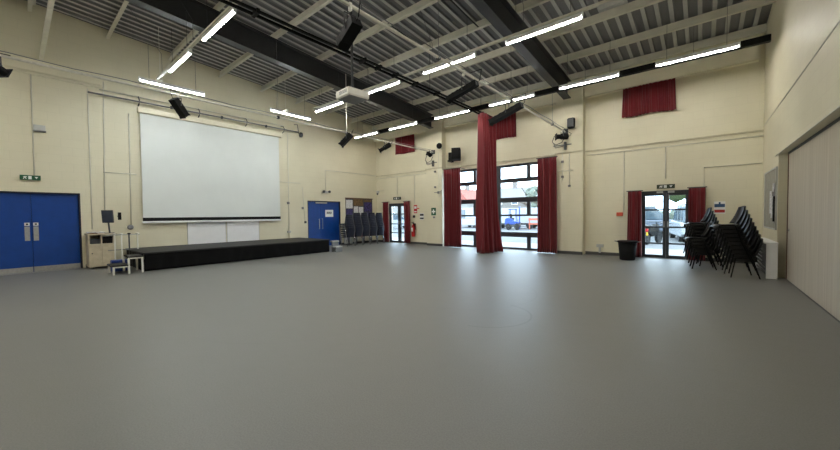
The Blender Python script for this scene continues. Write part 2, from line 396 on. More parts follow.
# skirtings
def skirt(side, segs):
    for s in segs:
        o = MB().box(*s).build('baseboard_' + side, 'skirt')
        struct(o, 'dark grey skirting along the foot of the %s' % s_lab.pop(0), 'skirting')
s_lab = ['screen wall between the blue doors', 'wall under the noticeboard', 'wall between the noticeboard corner and small glazed door', 'wall by the fire extinguisher', 'pilaster by the fire extinguisher', 'pilaster by the tall red curtain edge', 'wall between window pilaster and the bin', 'wall behind the stacked black chairs', 'cream wall end behind the white boxed ledge']
skirt('left', [(XL, XL + .012, 1.3, 8.38, 0, .1), (XL, XL + .012, 10.22, 12.58, 0, .1)])
skirt('back', [(-13.48, -12.64, YB - .012, YB, 0, .1), (-11.34, -9.84, YB - .012, YB, 0, .1), (-9.82, -8.93, 12.288, 12.3, 0, .1), (-3.98, -3.1, 12.288, 12.3, 0, .1), (-3.08, -1.5, YB - .012, YB, 0, .1), (-.25, 1.2, YB - .012, YB, 0, .1)])
skirt('right', [(XR - .012, XR, 10.3, 12.56, 0, .1)])

# ledges and surface conduits
trim(MB().prism([(XL, 5.19), (XL + .05, 5.19), (XL + .05, 5.23), (XL, 5.29)], 'Y', -5, 1.75), 'cream', 'cream ledge high on the screen wall over the blue double door', 'ledge')
trim(MB().box(-13.5, -9.83, 12.56, YB, 3.49, 3.53), 'trunk', 'cream cable trunking on the end wall over the small glazed door', 'trunking')
trim(MB().box(-9.85, -8.9, 12.25, 12.3, 3.49, 3.53), 'trunk', 'cream cable trunking across the pilaster by the small glazed door', 'trunking')
trim(MB().box(-8.92, -3.99, 12.54, YB, 3.49, 3.53), 'trunk', 'cream cable trunking above the tall window', 'trunking')
trim(MB().box(-4.01, -3.07, 12.25, 12.3, 3.49, 3.53), 'trunk', 'cream cable trunking across the pilaster with the small speaker', 'trunking')
trim(MB().box(-3.09, XR, 12.56, YB, 3.49, 3.53), 'trunk', 'cream cable trunking above the glazed double door near the partition', 'trunking')
def conduit(pts, label, r=.013): trim(MB().tube(pts, r, 8), 'creamsteel', label, 'conduit', smooth=True)
xl = XL + .015; yb = YB - .015
conduit([(xl, .41, 5.18), (xl, .4, 2.55)], 'cream conduit dropping to the exit sign over the push-plate doors')
conduit([(xl, 1.47, 5.1), (xl, 1.46, 1.1)], 'cream conduit dropping to the cream AV cabinet')
conduit([(xl, 1.81, 5.4), (xl, 1.74, 1.6)], 'cream conduit dropping behind the grey monitor')
conduit([(xl, 2.36, 4.6), (xl, 2.33, 1.2)], 'cream conduit beside the screen ending at a round box')
conduit([(xl, 1.74, 2.76), (xl, 2.5, 2.76)], 'short level cream conduit running to the screen edge')
conduit([(xl, 7.53, 4.95), (xl, 7.5, .5)], 'cream conduit between the screen and the door with a white notice')
conduit([(xl, 6.85, 2.85), (xl, 7.5, 2.85), (xl, 8.07, 2.85)], 'level cream conduit beside the projection screen edge')
conduit([(xl, 8.17, 2.68), (xl, 8.27, 1.1)], 'cream conduit beside the frame of the door with a white notice')
conduit([(xl, 9.36, 2.58), (xl, 9.36, 3.54), (xl, 12.56, 3.54)], 'cream conduit rising from the twin emergency lamp')
conduit([(xl, 12.3, 2.72), (xl, 12.56, 2.72), (-13.46, yb, 2.72), (-12.95, yb, 2.72)], 'cream conduit turning the corner behind the corner sensor')
conduit([(-13.45, yb, 3.37), (-9.86, yb, 3.37)], 'thin cream conduit under the trunking by the small glazed door')
conduit([(-3.05, yb, 3.37), (XR, yb, 3.37)], 'thin cream conduit under the trunking by the partition')
conduit([(-11.97, yb, 3.36), (-11.97, yb, 2.46)], 'cream conduit dropping to the sign over the small glazed door')
conduit([(-10.8, yb, 3.36), (-10.8, yb, 1.95)], 'cream conduit dropping towards the fire extinguisher')
conduit([(-1.94, yb, 3.36), (-1.94, yb, 1.45)], 'cream conduit dropping to the red call point')
conduit([(-.86, yb, 3.36), (-.86, yb, 2.42)], 'cream conduit dropping to the exit sign beside the stacked chairs')
conduit([(1.19, yb, 2.66), (.03, yb, 2.66), (.03, yb, 2.05)], 'cream conduit bent over the stacked black chairs')
conduit([(-9.1, 12.285, 4.2), (-9.1, 12.285, 2.2)], 'cream conduit down the pilaster by the small glazed door')
conduit([(-3.75, 12.285, 3.48), (-3.75, 12.285, 2.55)], 'cream conduit with two small boxes down the speaker pilaster')
conduit([(-3.52, 12.285, 3.48), (-3.52, 12.285, 2.35)], 'cream conduit down the speaker pilaster to a grey socket')
conduit([(-3.92, 12.28, 2.88), (-3.4, 12.28, 2.88)], 'short level cream conduit on the speaker pilaster')
conduit([(XR - .004, 12.5, 3.62), (XR - .004, 4, 3.60)], 'level cream conduit above the folding partition', .009)
trim(MB().box(XR - .02, XR, -5, 10.6, 2.585, 2.60), 'creamsteel', 'cream edge strip along the head of the partition opening', 'trim')

# ------------------------------------------------------------------ window and doors
def bars(parent, rects, y0, y1, name, m='alu'):
    for (x0, x1, z0, z1) in rects: MB().box(x0, x1, y0, y1, z0, z1).build(name, m, parent)
w = thing('window_1', 'tall charcoal framed hall window of stacked panes behind red curtains', 'window', (-6.48, YB + .12, 0), kind='structure')
y0, y1 = YB + .09, YB + .17
bars(w, [(-8.95, -4.02, 0, .085), (-8.95, -4.02, 3.27, 3.36), (-8.95, -8.85, .085, 3.27), (-4.12, -4.02, .085, 3.27), (-6.5, -6.3, .085, 3.27)], y0, y1, 'frame')
bars(w, [(a, b, z, zz) for a, b in ((-8.85, -6.5), (-6.3, -4.12)) for z, zz in ((.5, .69), (1.32, 1.39), (1.87, 2.06), (2.66, 2.82))], y0, y1, 'transom')
bars(w, [(c - .07, c + .07, z, zz) for c in (-7.50, -5.13) for z, zz in ((.085, .5), (1.39, 1.87), (2.82, 3.27))], y0, y1, 'mullion')
for a, b, c in ((-8.85, -6.5, -7.5), (-6.3, -4.12, -5.13)):
    for z, zz, split in ((.085, .5, 1), (.69, 1.32, 0), (1.39, 1.87, 1), (2.06, 2.66, 0), (2.82, 3.27, 1)):
        for u, v in (((a, c - .07), (c + .07, b)) if split else ((a, b),)):
            MB().box(u, v, YB + .127, YB + .133, z, zz).build('pane', 'glass', w)
MB().box(-8.95, -4.02, YB + .0, YB + .3, -.02, .004).build('window_sill', 'lgrey', w)

def glazed_door(name, x0, x1, ztop, mid, mw_, bz, label):
    d = thing(name, label, 'door', ((x0 + x1) / 2, YB + .1, 0), kind='structure')
    ya, yb_ = YB + .08, YB + .14
    bars(d, [(x0, x0 + .05, 0, ztop), (x1 - .05, x1, 0, ztop), (x0, x1, ztop - .07, ztop)], YB + .05, YB + .17, 'frame')
    for s, (a, b) in (('near', (x0 + .05, mid - .002)), ('far', (mid + .002, x1 - .05))):
        mb = MB(); st = mw_ / 2
        a2, b2 = (a + .05, b - st) if s == 'near' else (a + st, b - .05)
        mb.box(a, a2, ya, yb_, .01, ztop - .07).box(b2, b, ya, yb_, .01, ztop - .07).box(a2, b2, ya, yb_, .01, .1).box(a2, b2, ya, yb_, ztop - .15, ztop - .07)
        lf = mb.build('door_leaf', 'alu', d)
        for z in bz: MB().box(a2, b2, ya + .01, yb_ - .01, z - .024, z + .024).build('glazing_bar', 'alu', lf)
        zs = [.1] + list(bz) + [ztop - .15]
        for za, zb in zip(zs, zs[1:]): MB().box(a2, b2, YB + .107, YB + .113, za + (.024 if za > .11 else 0), zb - (.024 if zb < ztop - .16 else 0)).build('pane', 'glass', lf)
        hx = mid - .05 if s == 'near' else mid + .05
        MB().box(hx - .02, hx + .02, ya - .012, ya, .95, 1.13).tube([(hx, ya - .01, 1.07), (hx, ya - .05, 1.07), (hx + (-.1 if s == 'near' else .1), ya - .05, 1.07)], .009).build('handle', 'steel', lf)
    MB().box(x0, x1, YB, YB + .3, -.03, .006).build('threshold', 'steel', d)
    return d
dr = glazed_door('door_3', -1.47, -.28, 2.06, -.845, .15, (1.484, .954, .453), 'glazed charcoal double door looking out on parked cars')
for x in (-1.0, -.72): MB().box(x - .08, x + .08, YB + .03, YB + .05, 1.99, 2.05).build('door_closer', 'lgrey', dr)
glazed_door('door_4', -12.62, -11.36, 2.02, -11.93, .2, (1.474, .966, .507), 'smaller glazed charcoal double door beside the fire extinguisher')

# blue doors in the screen wall
def blue_door(name, D, mid, label):
    ya, yb_, z0, zt = D
    d = thing(name, label, 'door', (XL - .08, (ya + yb_) / 2, 0), kind='structure')
    fx0, fx1 = XL - .22, XL - .0
    MB().box(fx0, fx1, ya, ya + .03, 0, zt).box(fx0, fx1, yb_ - .03, yb_, 0, zt).box(fx0, fx1, ya + .03, yb_ - .03, zt - .03, zt).build('frame', 'bluedk', d)
    L = []
    for a, b in ((ya + .035, mid - .003), (mid + .003, yb_ - .035)):
        L.append(MB().box(XL - .12, XL - .075, a, b, .008, zt - .035).build('door_leaf', 'blue', d, bevel=.003))
    MB().box(XL - .3, XL, ya, yb_, -.02, .005).build('threshold', 'steel', d)
    MB().box(XL - .21, XL - .19, ya + .03, yb_ - .03, .005, zt - .03).build('light_stop', 'bluedk', d)  # sheet added to stop daylight leaking between the leaves
    return d, L
d1, L1 = blue_door('door_1', D1, .322, 'blue double door with steel push plates and kick plates')
for lf, (a, b) in zip(L1, ((.192, .285), (.345, .438))):
    MB().box(XL - .075, XL - .07, a, b, .84, 1.215).build('push_plate', 'steel', lf)
    s_ = MB().box(XL - .075, XL - .07, a, b, 1.235, 1.315).build('plate_sign', 'signwhite', lf)
    m_ = (a + b) / 2
    MB().box(XL - .07, XL - .069, m_ - .02, m_ + .02, 1.255, 1.295).build('sign_mark', 'signdk', lf)
for lf, (a, b) in zip(L1, ((-.58, .315), (.33, 1.20))):
    MB().box(XL - .075, XL - .071, a, b, .012, .15).build('kick_plate', 'steel', lf)
d2, L2 = blue_door('door_2', D2, 9.12, 'blue double door with pull handles and a white notice')
for lf, y in zip(L2, (9.03, 9.20)):
    MB().tube([(XL - .08, y, .82), (XL - .03, y, .82), (XL - .03, y, 1.28), (XL - .08, y, 1.28)], .012, 10).build('pull_handle', 'steel', lf, smooth=True)
MB().box(XL - .075, XL - .03, 8.86, 9.46, 1.99, 2.055).build('door_closer', 'lgrey', L2[0], bevel=.006)
nt_ = MB().box(XL - .075, XL - .071, 9.38, 9.82, 1.37, 1.70).build('notice', 'signwhite', L2[1]); nt_['label'] = 'white notice with a dark line of large print'
mb = MB()
for k, (a, b) in enumerate(((9.46, 9.49), (9.50, 9.53), (9.55, 9.58), (9.60, 9.63), (9.645, 9.675), (9.70, 9.73))): mb.box(XL - .071, XL - .07, a, b, 1.50 + .02 * (k % 2), 1.61)
mb.build('notice_print', 'signdk', L2[1])

# folding partition
pt = thing('sliding_partition', 'pale wood panelled folding partition filling the wide opening', 'partition', (1.36, 3, 0))
ys = [-5.0 + .95 * k for k in range(16)] + [10.05]
for k, (a, b) in enumerate(zip(ys, ys[1:])):
    MB().box(1.335, 1.40, a + .002, b - .002, .015, 2.545).build('partition_panel', 'part', pt, bevel=.003)
MB().box(1.325, 1.42, -5, 10.08, 2.545, 2.585).build('top_track', 'dgrey', pt)
MB().box(1.33, 1.41, -5, 10.08, 0, .015).build('floor_track', 'dgrey', pt)
MB().box(1.325, 1.41, 10.05, 10.09, .015, 2.545).build('end_post', 'wood', pt)
MB().lathe((1.335, 9.9, 1.02), [(.028, 0), (.028, -.012), (.014, -.018)], 14, 'X').build('pull', 'steel', pt)

# ------------------------------------------------------------------ curtains
def cloth(p0, p1, z0, z1, folds, amp, seed, flare=.12, nz=14, hem=0.0):
    p0, p1 = Vector((*p0, 0)), Vector((*p1, 0)); d = p1 - p0; Ln = d.length; u = d.normalized(); n = Vector((-u.y, u.x, 0)); rnd = random.Random(seed)
    ph = [rnd.uniform(-.9, .9) for _ in range(8)]; av = [rnd.uniform(.6, 1.3) for _ in range(folds + 2)]
    mid = (p0 + p1) / 2
    def f(a, b):
        z = z1 + (z0 - z1) * b + hem * sin(a * 9 + seed) * b
        t = a + .35 / folds * sin(2 * pi * (a * 2.3 + ph[0]) + b * 1.2) * (a * (1 - a) * 4)
        k = av[min(folds, int(t * folds))] * (.55 + .45 * min(1, b * 3))
        off = amp * k * (sin(2 * pi * folds * t + ph[1]) + .3 * sin(4 * pi * folds * t + ph[2] + b))
        off += amp * .3 * sin(b * 3 + a * 7 + ph[3])
        w_ = 1 + flare * (b - .5)
        q = mid + u * ((a - .5) * Ln * w_) + n * off
        return Vector((q.x, q.y, z))
    return MB().grid(f, folds * 10, nz)
def curtain(label, p0, p1, z0, z1, folds, amp, seed, rail=True, group=None, flare=.06, hem=0.0):
    c = thing('curtain', label, 'curtain', ((p0[0] + p1[0]) / 2, (p0[1] + p1[1]) / 2, z0), group=group)
    cloth(p0, p1, z0, z1, folds, amp, seed, flare, hem=hem).build('curtain_cloth', 'red', c, smooth=True, solid=.006)
    if rail:
        MB().box(min(p0[0], p1[0]) - .03, max(p0[0], p1[0]) + .03, p0[1] - .015, p0[1] + .015, z1, z1 + .025).build('curtain_rail', 'dgrey', c)
        for x in (min(p0[0], p1[0]) + .05, max(p0[0], p1[0]) - .05): MB().box(x - .012, x + .012, p0[1], YB, z1 + .005, z1 + .02).build('rail_bracket', 'dgrey', c)
    return c
yc = 12.12
curtain('tall dark red curtain between the pilaster and the first tall window panes', (-8.74, yc), (-7.86, yc), .02, 3.37, 9, .05, 1)
curtain('tall dark red curtain hanging beside the speaker pilaster', (-4.58, yc), (-3.9, yc), .02, 3.37, 8, .05, 2)
curtain('red curtain hanging between the black bin and the glazed double door', (-1.82, 12.46), (-1.44, 12.46), .03, 2.07, 4, .045, 3, flare=.12)
curtain('red curtain beside the glazed double door, behind the stacked black chairs', (-.31, 12.46), (.07, 12.46), .03, 2.09, 4, .045, 4)
curtain('narrow red curtain between the small glazed door and the navy chairs', (-12.95, 12.46), (-12.5, 12.46), .03, 2.09, 4, .045, 5, flare=.15)
curtain('narrow red curtain between the small glazed door and the fire extinguisher', (-11.43, 12.46), (-11.03, 12.46), .03, 2.09, 4, .045, 6)
curtain('short red curtain over a high window near the small glazed door', (-12.0, 12.53), (-10.72, 12.53), 4.48, 5.42, 11, .03, 7, False, flare=.03, hem=.015)
curtain('short red curtain over a high window behind the gathered divider curtain', (-7.1, 12.53), (-5.56, 12.53), 4.40, 5.36, 12, .03, 8, False, flare=.02, hem=.015)
curtain('short red curtain over a high window above the bin', (-1.98, 12.5), (-.63, 12.5), 4.42, 5.42, 12, .035, 9, False, flare=.05, hem=.02)
# the room-divider curtain, gathered at the end of its ceiling track
def divider():
    c = thing('divider_curtain', 'full height red divider curtain gathered in front of the tall window', 'curtain', (-6.2, 11.4, 0))
    rnd = random.Random(3); n = 11
    amp = [rnd.uniform(.75, 1.1) for _ in range(n + 2)]
    def f(a, b):
        z = 5.0 - 4.985 * b
        spread = .80 + .22 * b + .05 * sin(3.2 * b + .6)
        k = amp[int(a * n * .999)] * (.82 + .3 * b)
        ph = 2 * pi * n / 2 * (a + .02 * sin(7 * a + 3 * b)) + .5 * sin(b * 3)
        fold = .23 * k * (sin(ph) + .18 * sin(3 * ph))
        x = -6.1 + fold + .20 * b ** 3 * a + .03 * sin(b * 5 + a * 8)
        return Vector((x, 11.13 + (a - .5) * 1.0 * spread, z))
    MB().grid(f, n * 12, 26).build('curtain_cloth', 'red', c, smooth=True, solid=.008)
    MB().tube([(-6.1, 10.7, 4.98), (-6.25, 10.9, 5.0), (-6.2, 11.6, 5.02)], .014).build('heading_cord', 'black', c)
divider()
tk = thing('curtain_track', 'twin black ceiling track running along the hall to the divider curtain', 'track', (-6.2, 6, 5.03))
for dx in (-.075, .075): MB().box(-6.2 + dx - .02, -6.2 + dx + .02, -4.9, 11.95, 5.04, 5.085).build('track_rail', 'black', tk)
for y in (1.97, 4.97, 7.97, 10.97):
    MB().cyl((-6.2, y, 5.07), (-6.2, y, PUR(y)), .008, 6).box(-6.3, -6.1, y - .02, y + .02, 5.085, 5.11).build('hanger', 'dgrey', tk)
for y in (2.9, 5.4, 5.9, 6.5, 7.3, 8.3): MB().box(-6.31, -6.09, y - .03, y + .03, 5.02, 5.10).build('track_clamp', 'black', tk)

# ------------------------------------------------------------------ strip lights
LT = 5.06
def strip_light(proto, c, along, label, cool=False):
    if proto is None:
        l = thing('strip_light', label, 'light', c, 0, 'suspended tube lights')
        MB().prism([(-.034, .010), (-.030, .010), (-.030, .046), (.030, .046), (.030, .010), (.034, .010), (.034, .08), (.025, .10), (-.025, .10), (-.034, .08)], 'X', -.75, .75).build('housing', 'white', l, local=True, bevel=.004)
        MB().prism([(-.028, .045), (-.028, .02), (-.02, -.006), (0, -.012), (.02, -.006), (.028, .02), (.028, .045)], 'X', -.735, .735).build('diffuser', 'tubecool' if cool else 'tube', l, local=True)
        for s in (-.755, .755): MB().box(min(s, s - .02 * (1 if s < 0 else -1)), max(s, s - .02 * (1 if s < 0 else -1)), -.032, .032, -.014, .10).build('end_cap', 'white', l, local=True)
        for s in (-.55, .55): MB().cyl((s, 0, .10), (s, 0, 1.0), .004, 6).build('hanger', 'dgrey', l, local=True)
    else: l = dup(proto, c, None, label)
    l.rotation_euler = (0, 0, 0 if along == 'X' else pi / 2)
    return l
warm = strip_light(None, (-2.5, 10.42, LT), 'X', 'lit tube light over the speaker pilaster, between bare rafter and bin curtain')
warm['label'] = 'lit tube light in the wall row just past the dark rafter over the speaker pilaster'
strip_light(warm, (-.16, 10.42, LT), 'X', 'lit tube light in the wall row closest to the folding partition')
strip_light(warm, (-4.8, 10.42, LT), 'X', 'lit tube light in the wall row crossed by the speaker-side lighting bar')
strip_light(warm, (-7.1, 10.42, LT), 'X', 'lit tube light in the wall row between the divider curtain top and a dark rafter')
strip_light(warm, (-9.55, 10.42, LT), 'X', 'lit tube light in the wall row above the short curtain near the small glazed door')
strip_light(warm, (-11.83, 10.42, LT), 'X', 'lit tube light in the wall row closest to the screen wall corner')
strip_light(warm, (-2.52, 6.93, LT), 'X', 'lit tube light in the middle row under the dark rafter, biggest in view')
strip_light(warm, (-4.82, 6.93, LT), 'X', 'lit tube light in the middle row crossed by a pale lighting bar')
strip_light(warm, (-7.2, 6.93, LT), 'X', 'lit tube light in the middle row beside the white projector')
strip_light(warm, (-9.7, 6.93, LT), 'X', 'lit tube light in the middle row below the projector, under sloping dark rafter')
strip_light(warm, (-7.2, 2.64, LT), 'X', 'lit warm tube light in the row nearest the viewer, in front of the dark rafter')
for x, y, lab in ((-4.8, 2.64, 'second from the warm light by the rafter, over the hall floor'), (-2.5, 2.64, 'third from the warm light by the rafter, over the hall floor'), 
                  (-9.55, -1.6, 'behind the viewer, closest to the screen wall'), (-7.2, -1.6, 'behind the viewer, second from the screen wall'), (-4.8, -1.6, 'behind the viewer, third from the screen wall'), (-2.5, -1.6, 'behind the viewer, fourth from the screen wall')):
    strip_light(warm, (x, y, LT), 'X', 'added unseen tube light ' + lab)  # out of frame; added in line with the rows to brighten the floor
strip_light(warm, (-11.5, -1.7, LT), 'Y', 'added unseen tube light running level beyond the blue push-plate door')  # unseen, added for more light on the screen wall
strip_light(warm, (-11.5, -4.0, LT), 'Y', 'added unseen tube light running level at the far back along the screen wall')  # second unseen lamp put in to lighten the screen wall
cool = strip_light(None, (-9.55, 2.64, LT), 'X', 'lit cool white tube light end-on between the rafter and screen wall', True)
strip_light(cool, (-11.52, 3.02, LT), 'Y', 'lit cool white tube light running level above the start of the projection screen')
strip_light(cool, (-11.45, 6.55, LT), 'Y', 'lit cool white tube light running level above the far end of the screen')
# hangers reach the purlins; dark trunking behind the wall row, cream trunking over the other rows
def trunk(name, label, m, y, z0, z1, x0, x1, w=.05):
    t = thing(name, label, 'trunking', ((x0 + x1) / 2, y, z0))
    MB().box(x0, x1, y - w, y + w, z0, z1).build('channel', m, t)
    for x in [x0 + .5 + 2.4 * k for k in range(int((x1 - x0) / 2.4) + 1)]:
        yp = min((.47 + 1.5 * k for k in range(9)), key=lambda q: abs(q - y))
        MB().tube([(x, y, z1), (x, y, z1 + .5), (x, yp, PUR(yp))], .004, 5).build('hanger', 'dgrey', t)
trunk('light_trunking', 'dark trunking behind the row of tube lights along the end wall', 'black', 10.56, 5.06, 5.2, -12.7, 1.1, .06)
trunk('light_trunking', 'slim cream trunking over the middle row of tube lights', 'creamsteel', 6.93, 5.17, 5.22, -10.6, 1.1, .03)
trunk('light_trunking', 'slim cream trunking over the tube lights nearest the viewer', 'creamsteel', 2.64, 5.17, 5.22, -11.5, -5.8, .03)
tag(MB().box(XL, -4.5, .57, .65, 5.63, 5.70).build('cable_duct', 'creamsteel'), 'cream duct crossing high above the blue push-plate door to the wall', 'duct')
tag(MB().box(-1.48, -1.1, 6.9, 7.0, 5.07, 5.165).build('ceiling_fitting', 'lgrey'), 'small pale unlit fitting on the trunking past the biggest tube light', 'fitting')
for y, lab in ((2.64, 'over the start of the projection screen'), (6.2, 'over the far end of the projection screen')):
    tag(MB().box(-11.35, -11.05, y - .03, y + .03, 5.05, 5.12).cyl((-11.2, y, 5.12), (-11.2, y, 6.5), .006, 6).build('junction_lamp', 'offwhite'), 'small white fitting at the tube light end %s' % lab, 'fitting')

# ------------------------------------------------------------------ lighting bars and lanterns
BX1, BZ1, BX2, BZ2 = -9.4, 4.25, -3.66, 4.22
def bar(name, x, z, y0, y1, label, hang):
    b = thing(name, label, 'lighting bar', (x, (y0 + y1) / 2, z))
    MB().cyl((x, y0, z), (x, y1, z), .024, 12).build('pipe', 'pipe', b, smooth=True)
    pts = []
    n = int((y1 - y0) / .4)
    for i in range(n + 1): pts.append((x + .05, y0 + (y1 - y0) * i / n, z + .055 + .012 * sin(i * 1.7)))
    MB().tube(pts, .008, 6).build('cable', 'grey', b, smooth=True)
    for y in hang:
        big = y in (7.42, -.25)
        MB().cyl((x, y, z + .02), (x, y, PUR(.47 + 1.5 * round((y - .47) / 1.5))), .013 if big else .005, 8).build('hanger', 'offwhite' if y == 7.42 else 'grey', b)
        MB().box(x - .035, x + .035, y - .03, y + .03, z - .035, z + .04).build('clamp', 'dgrey', b)
    MB().box(x - .09, x + .09, y1 - .02, y1 + .02, z - .09, z + .09).build('wall_plate', 'dgrey', b)
    return b
bar('lighting_bar', BX1, BZ1, -4.9, 12.28, 'long lighting bar passing over the stage side to the pilaster by the small glazed door', (-.25, 4.97, 7.42))
bar('lighting_bar', BX2, BZ2, -4.9, 12.28, 'lighting bar running from overhead to the speaker pilaster', (1.97, 4.97, 7.97, 10.97))
def lantern(loc, aim, label, L=.42, R=.085, drop=.16, boxy=False, white=False):
    """profile lantern hung from a bar: clamp, yoke, body, snout, cable"""
    l = thing('stage_lantern', label, 'stage light', loc)
    a = Vector(aim).normalized(); c = Vector((0, 0, -drop - R))
    side = a.cross(Vector((0, 0, 1))).normalized(); up = side.cross(a).normalized()
    rot = Matrix((side, a, up)).transposed()
    mb = MB()
    if boxy:
        mb.obox(c, (R * 2.2, L, R * 1.7), rot)
        for k in range(5): mb.obox(c + up * R * .93 + a * (-L * .38 + k * L * .19), (R * 1.9, L * .07, R * .2), rot)
    else:
        mb.skin([mb.ring(c + a * t, a, r, 16) for t, r in ((-.5 * L, R * .55), (-.46 * L, R * .95), (-.1 * L, R), (.1 * L, R), (.13 * L, R * .78), (.46 * L, R * .78), (.5 * L, R * .9))])
        for k in range(4): mb.skin([mb.ring(c + a * (-.42 + .08 * k) * L, a, R * 1.06, 16), mb.ring(c + a * (-.39 + .08 * k) * L, a, R * 1.06, 16)])
    mb.build('body', 'black', l, local=True)
    mb = MB()
    if boxy:
        for s in (-1, 1):
            mb.obox(c + a * (L * .5 + .05) + up * s * R * .8, (R * 2.2, .11, .008), rot @ Matrix.Rotation(s * .35, 3, 'X'))
            mb.obox(c + a * (L * .5 + .04) + side * s * R * 1.1, (.008, .09, R * 1.6), rot)
    else:
        mb.obox(c + a * .5 * L, (R * 2.1, .012, R * 2.1), rot)
    mb.build('barn_door' if boxy else 'gel_frame', 'black', l, local=True)
    mb = MB(); w_ = R * 1.22
    mb.tube([c + side * w_, c + side * w_ + Vector((0, 0, drop * .55 + R)), c - side * w_ + Vector((0, 0, drop * .55 + R)), c - side * w_], .011, 6)
    mb.build('yoke', 'dgrey', l, local=True)
    MB().box(-.022, .022, -.018, .018, -.07, .035).build('hook_clamp', 'offwhite' if white else 'dgrey', l, local=True)
    p = c - a * L * .5
    MB().tube([p, p - a * .06 + Vector((0, 0, .02)), p - a * .1 + Vector((0, 0, drop * .7)), Vector((0.03, .18, .03))], .008, 6).build('cable', 'black', l, local=True, smooth=True)
    return l
lantern((BX1, 2.54, BZ1), (-.35, .75, -.95), 'black stage lantern hanging in front of the top of the projection screen', .34, .08, .17, True, True)
lantern((BX1, -.12, BZ1), (-.5, .6, -.35), 'black stage lantern above the blue double door with push plates', .32, .09, .11, white=True)
lantern((BX1, 7.42, BZ1), (-.7, -.55, -.9), 'black stage lantern hanging above the door with a white notice', .44, .09, .12, True)
lantern((BX1, 9.25, BZ1), (-.9, -.5, -.55), 'black stage lantern hanging between the room corner and a short red curtain', .5, .09, .14, white=True)
lantern((BX1, 12.0, BZ1), (-.1, -.9, .35), 'small black lantern where the lighting bar meets the pilaster', .22, .09, .05)
lantern((BX2, 2.98, BZ2), (-1, .1, -.5), 'black boxy floodlight tilted beside the projector pole', .32, .075, .26, True, True)
lantern((BX2, 5.8, BZ2), (-1, .0, -.25), 'long black lantern under the middle purlins above the divider curtain track', .62, .06, .30, True, True)
lantern((BX2, 7.75, BZ2), (-1, .05, -.30), 'long black lantern in front of the divider curtain top', .80, .07, .30, True, True)
lantern((BX2, 11.95, BZ2), (-.8, -.55, -.02), 'black lantern levelled at the lighting bar end beside the small speaker', .40, .1, .12, False, True)
# loops of cable and junction boxes at the bar ends
for bx, lab in ((BX1, 'pilaster by the small glazed door'), (BX2, 'speaker pilaster')):
    r = thing('cable_loop', 'dark looped cables at the bar end on the %s' % lab, 'cable', (bx, 12.22, 3.6))
    MB().tube([(bx - .35, 12.24, 4.12), (bx - .42, 12.22, 3.92), (bx - .3, 12.22, 3.8), (bx - .1, 12.24, 3.86), (bx, 12.25, 4.05)], .012, 6).build('cable', 'dgrey', r, smooth=True)
    MB().tube([(bx - .38, 12.24, 3.88), (bx - .32, 12.24, 3.7), (bx + .05, 12.24, 3.74)], .011, 6).build('cable', 'dgrey', r, smooth=True)
    MB().box(bx - .02, bx + .05, 12.2, 12.27, 3.6, 3.86).build('socket_box', 'dgrey', r)
    MB().box(bx - .4, bx + .2, 12.27, 12.3, 3.76, 3.79).build('bracket', 'grey', r)
for x, z, lab in ((-9.3, 3.36, 'small dark cable box high on the pilaster by the small glazed door'), (-9.3, 2.66, 'small dark cable box lower on the pilaster by the small glazed door'), (-3.75, 3.2, 'small dark cable box high on the speaker pilaster'), (-3.75, 2.68, 'small dark cable box lower on the speaker pilaster'), (-3.52, 2.35, 'grey socket box low on the speaker pilaster')):
    tag(MB().box(x - .035, x + .035, 12.23, 12.3, z - .035, z + .035).cyl((x, 12.23, z), (x, 12.21, z), .02, 10).build('cable_box', 'grey'), lab, 'box')
tag(MB().tube([(-9.35, 12.28, 2.42), (-9.2, 12.25, 2.42), (-9.0, 12.25, 2.44), (-8.95, 12.28, 2.5)], .016, 6).box(-9.16, -9.08, 12.24, 12.3, 2.36, 2.47).build('cable_bracket', 'grey'), 'grey cable bracket on the pilaster over a green sign', 'bracket')
# round black uplights / fans by the pilasters
tag(MB().lathe((-8.98, 12.2, 4.46), [(.04, .1), (.09, .06), (.13, 0), (.13, -.05), (.1, -.1)], 18, 'Y').box(-9.0, -8.96, 12.24, 12.3, 4.42, 4.5).build('round_speaker', 'black'), 'round black speaker on the pilaster by the small glazed door', 'speaker')

# loudspeakers
s = thing('wall_speaker', 'black box loudspeaker on an arm beside the tall window', 'speaker', (-8.2, 12.25, 3.7))
rz = Matrix.Rotation(radians(28), 3, 'Z') @ Matrix.Rotation(radians(-10), 3, 'X')
MB().obox((-8.04, 12.1, 3.96), (.38, .3, .50), rz).build('cabinet', 'black', s, bevel=.02)
MB().obox(Vector((-8.04, 12.1, 3.96)) + rz @ Vector((0, -.155, 0)), (.33, .012, .44), rz).build('grille', 'black', s)
MB().box(-8.62, -8.5, 12.36, YB, 3.73, 4.14).box(-8.62, -8.15, 12.3, 12.36, 3.73, 3.80).build('wall_bracket', 'black', s)
s = thing('wall_speaker', 'small black rounded loudspeaker near the top of a pilaster', 'speaker', (-3.43, 12.22, 4.25))
MB().box(-3.55, -3.31, 12.06, 12.24, 4.27, 4.62).build('cabinet', 'black', s, bevel=.05)
MB().box(-3.53, -3.33, 12.05, 12.06, 4.32, 4.58).build('grille', 'dgrey', s)
MB().box(-3.47, -3.39, 12.24, 12.3, 4.38, 4.5).build('wall_bracket', 'black', s)

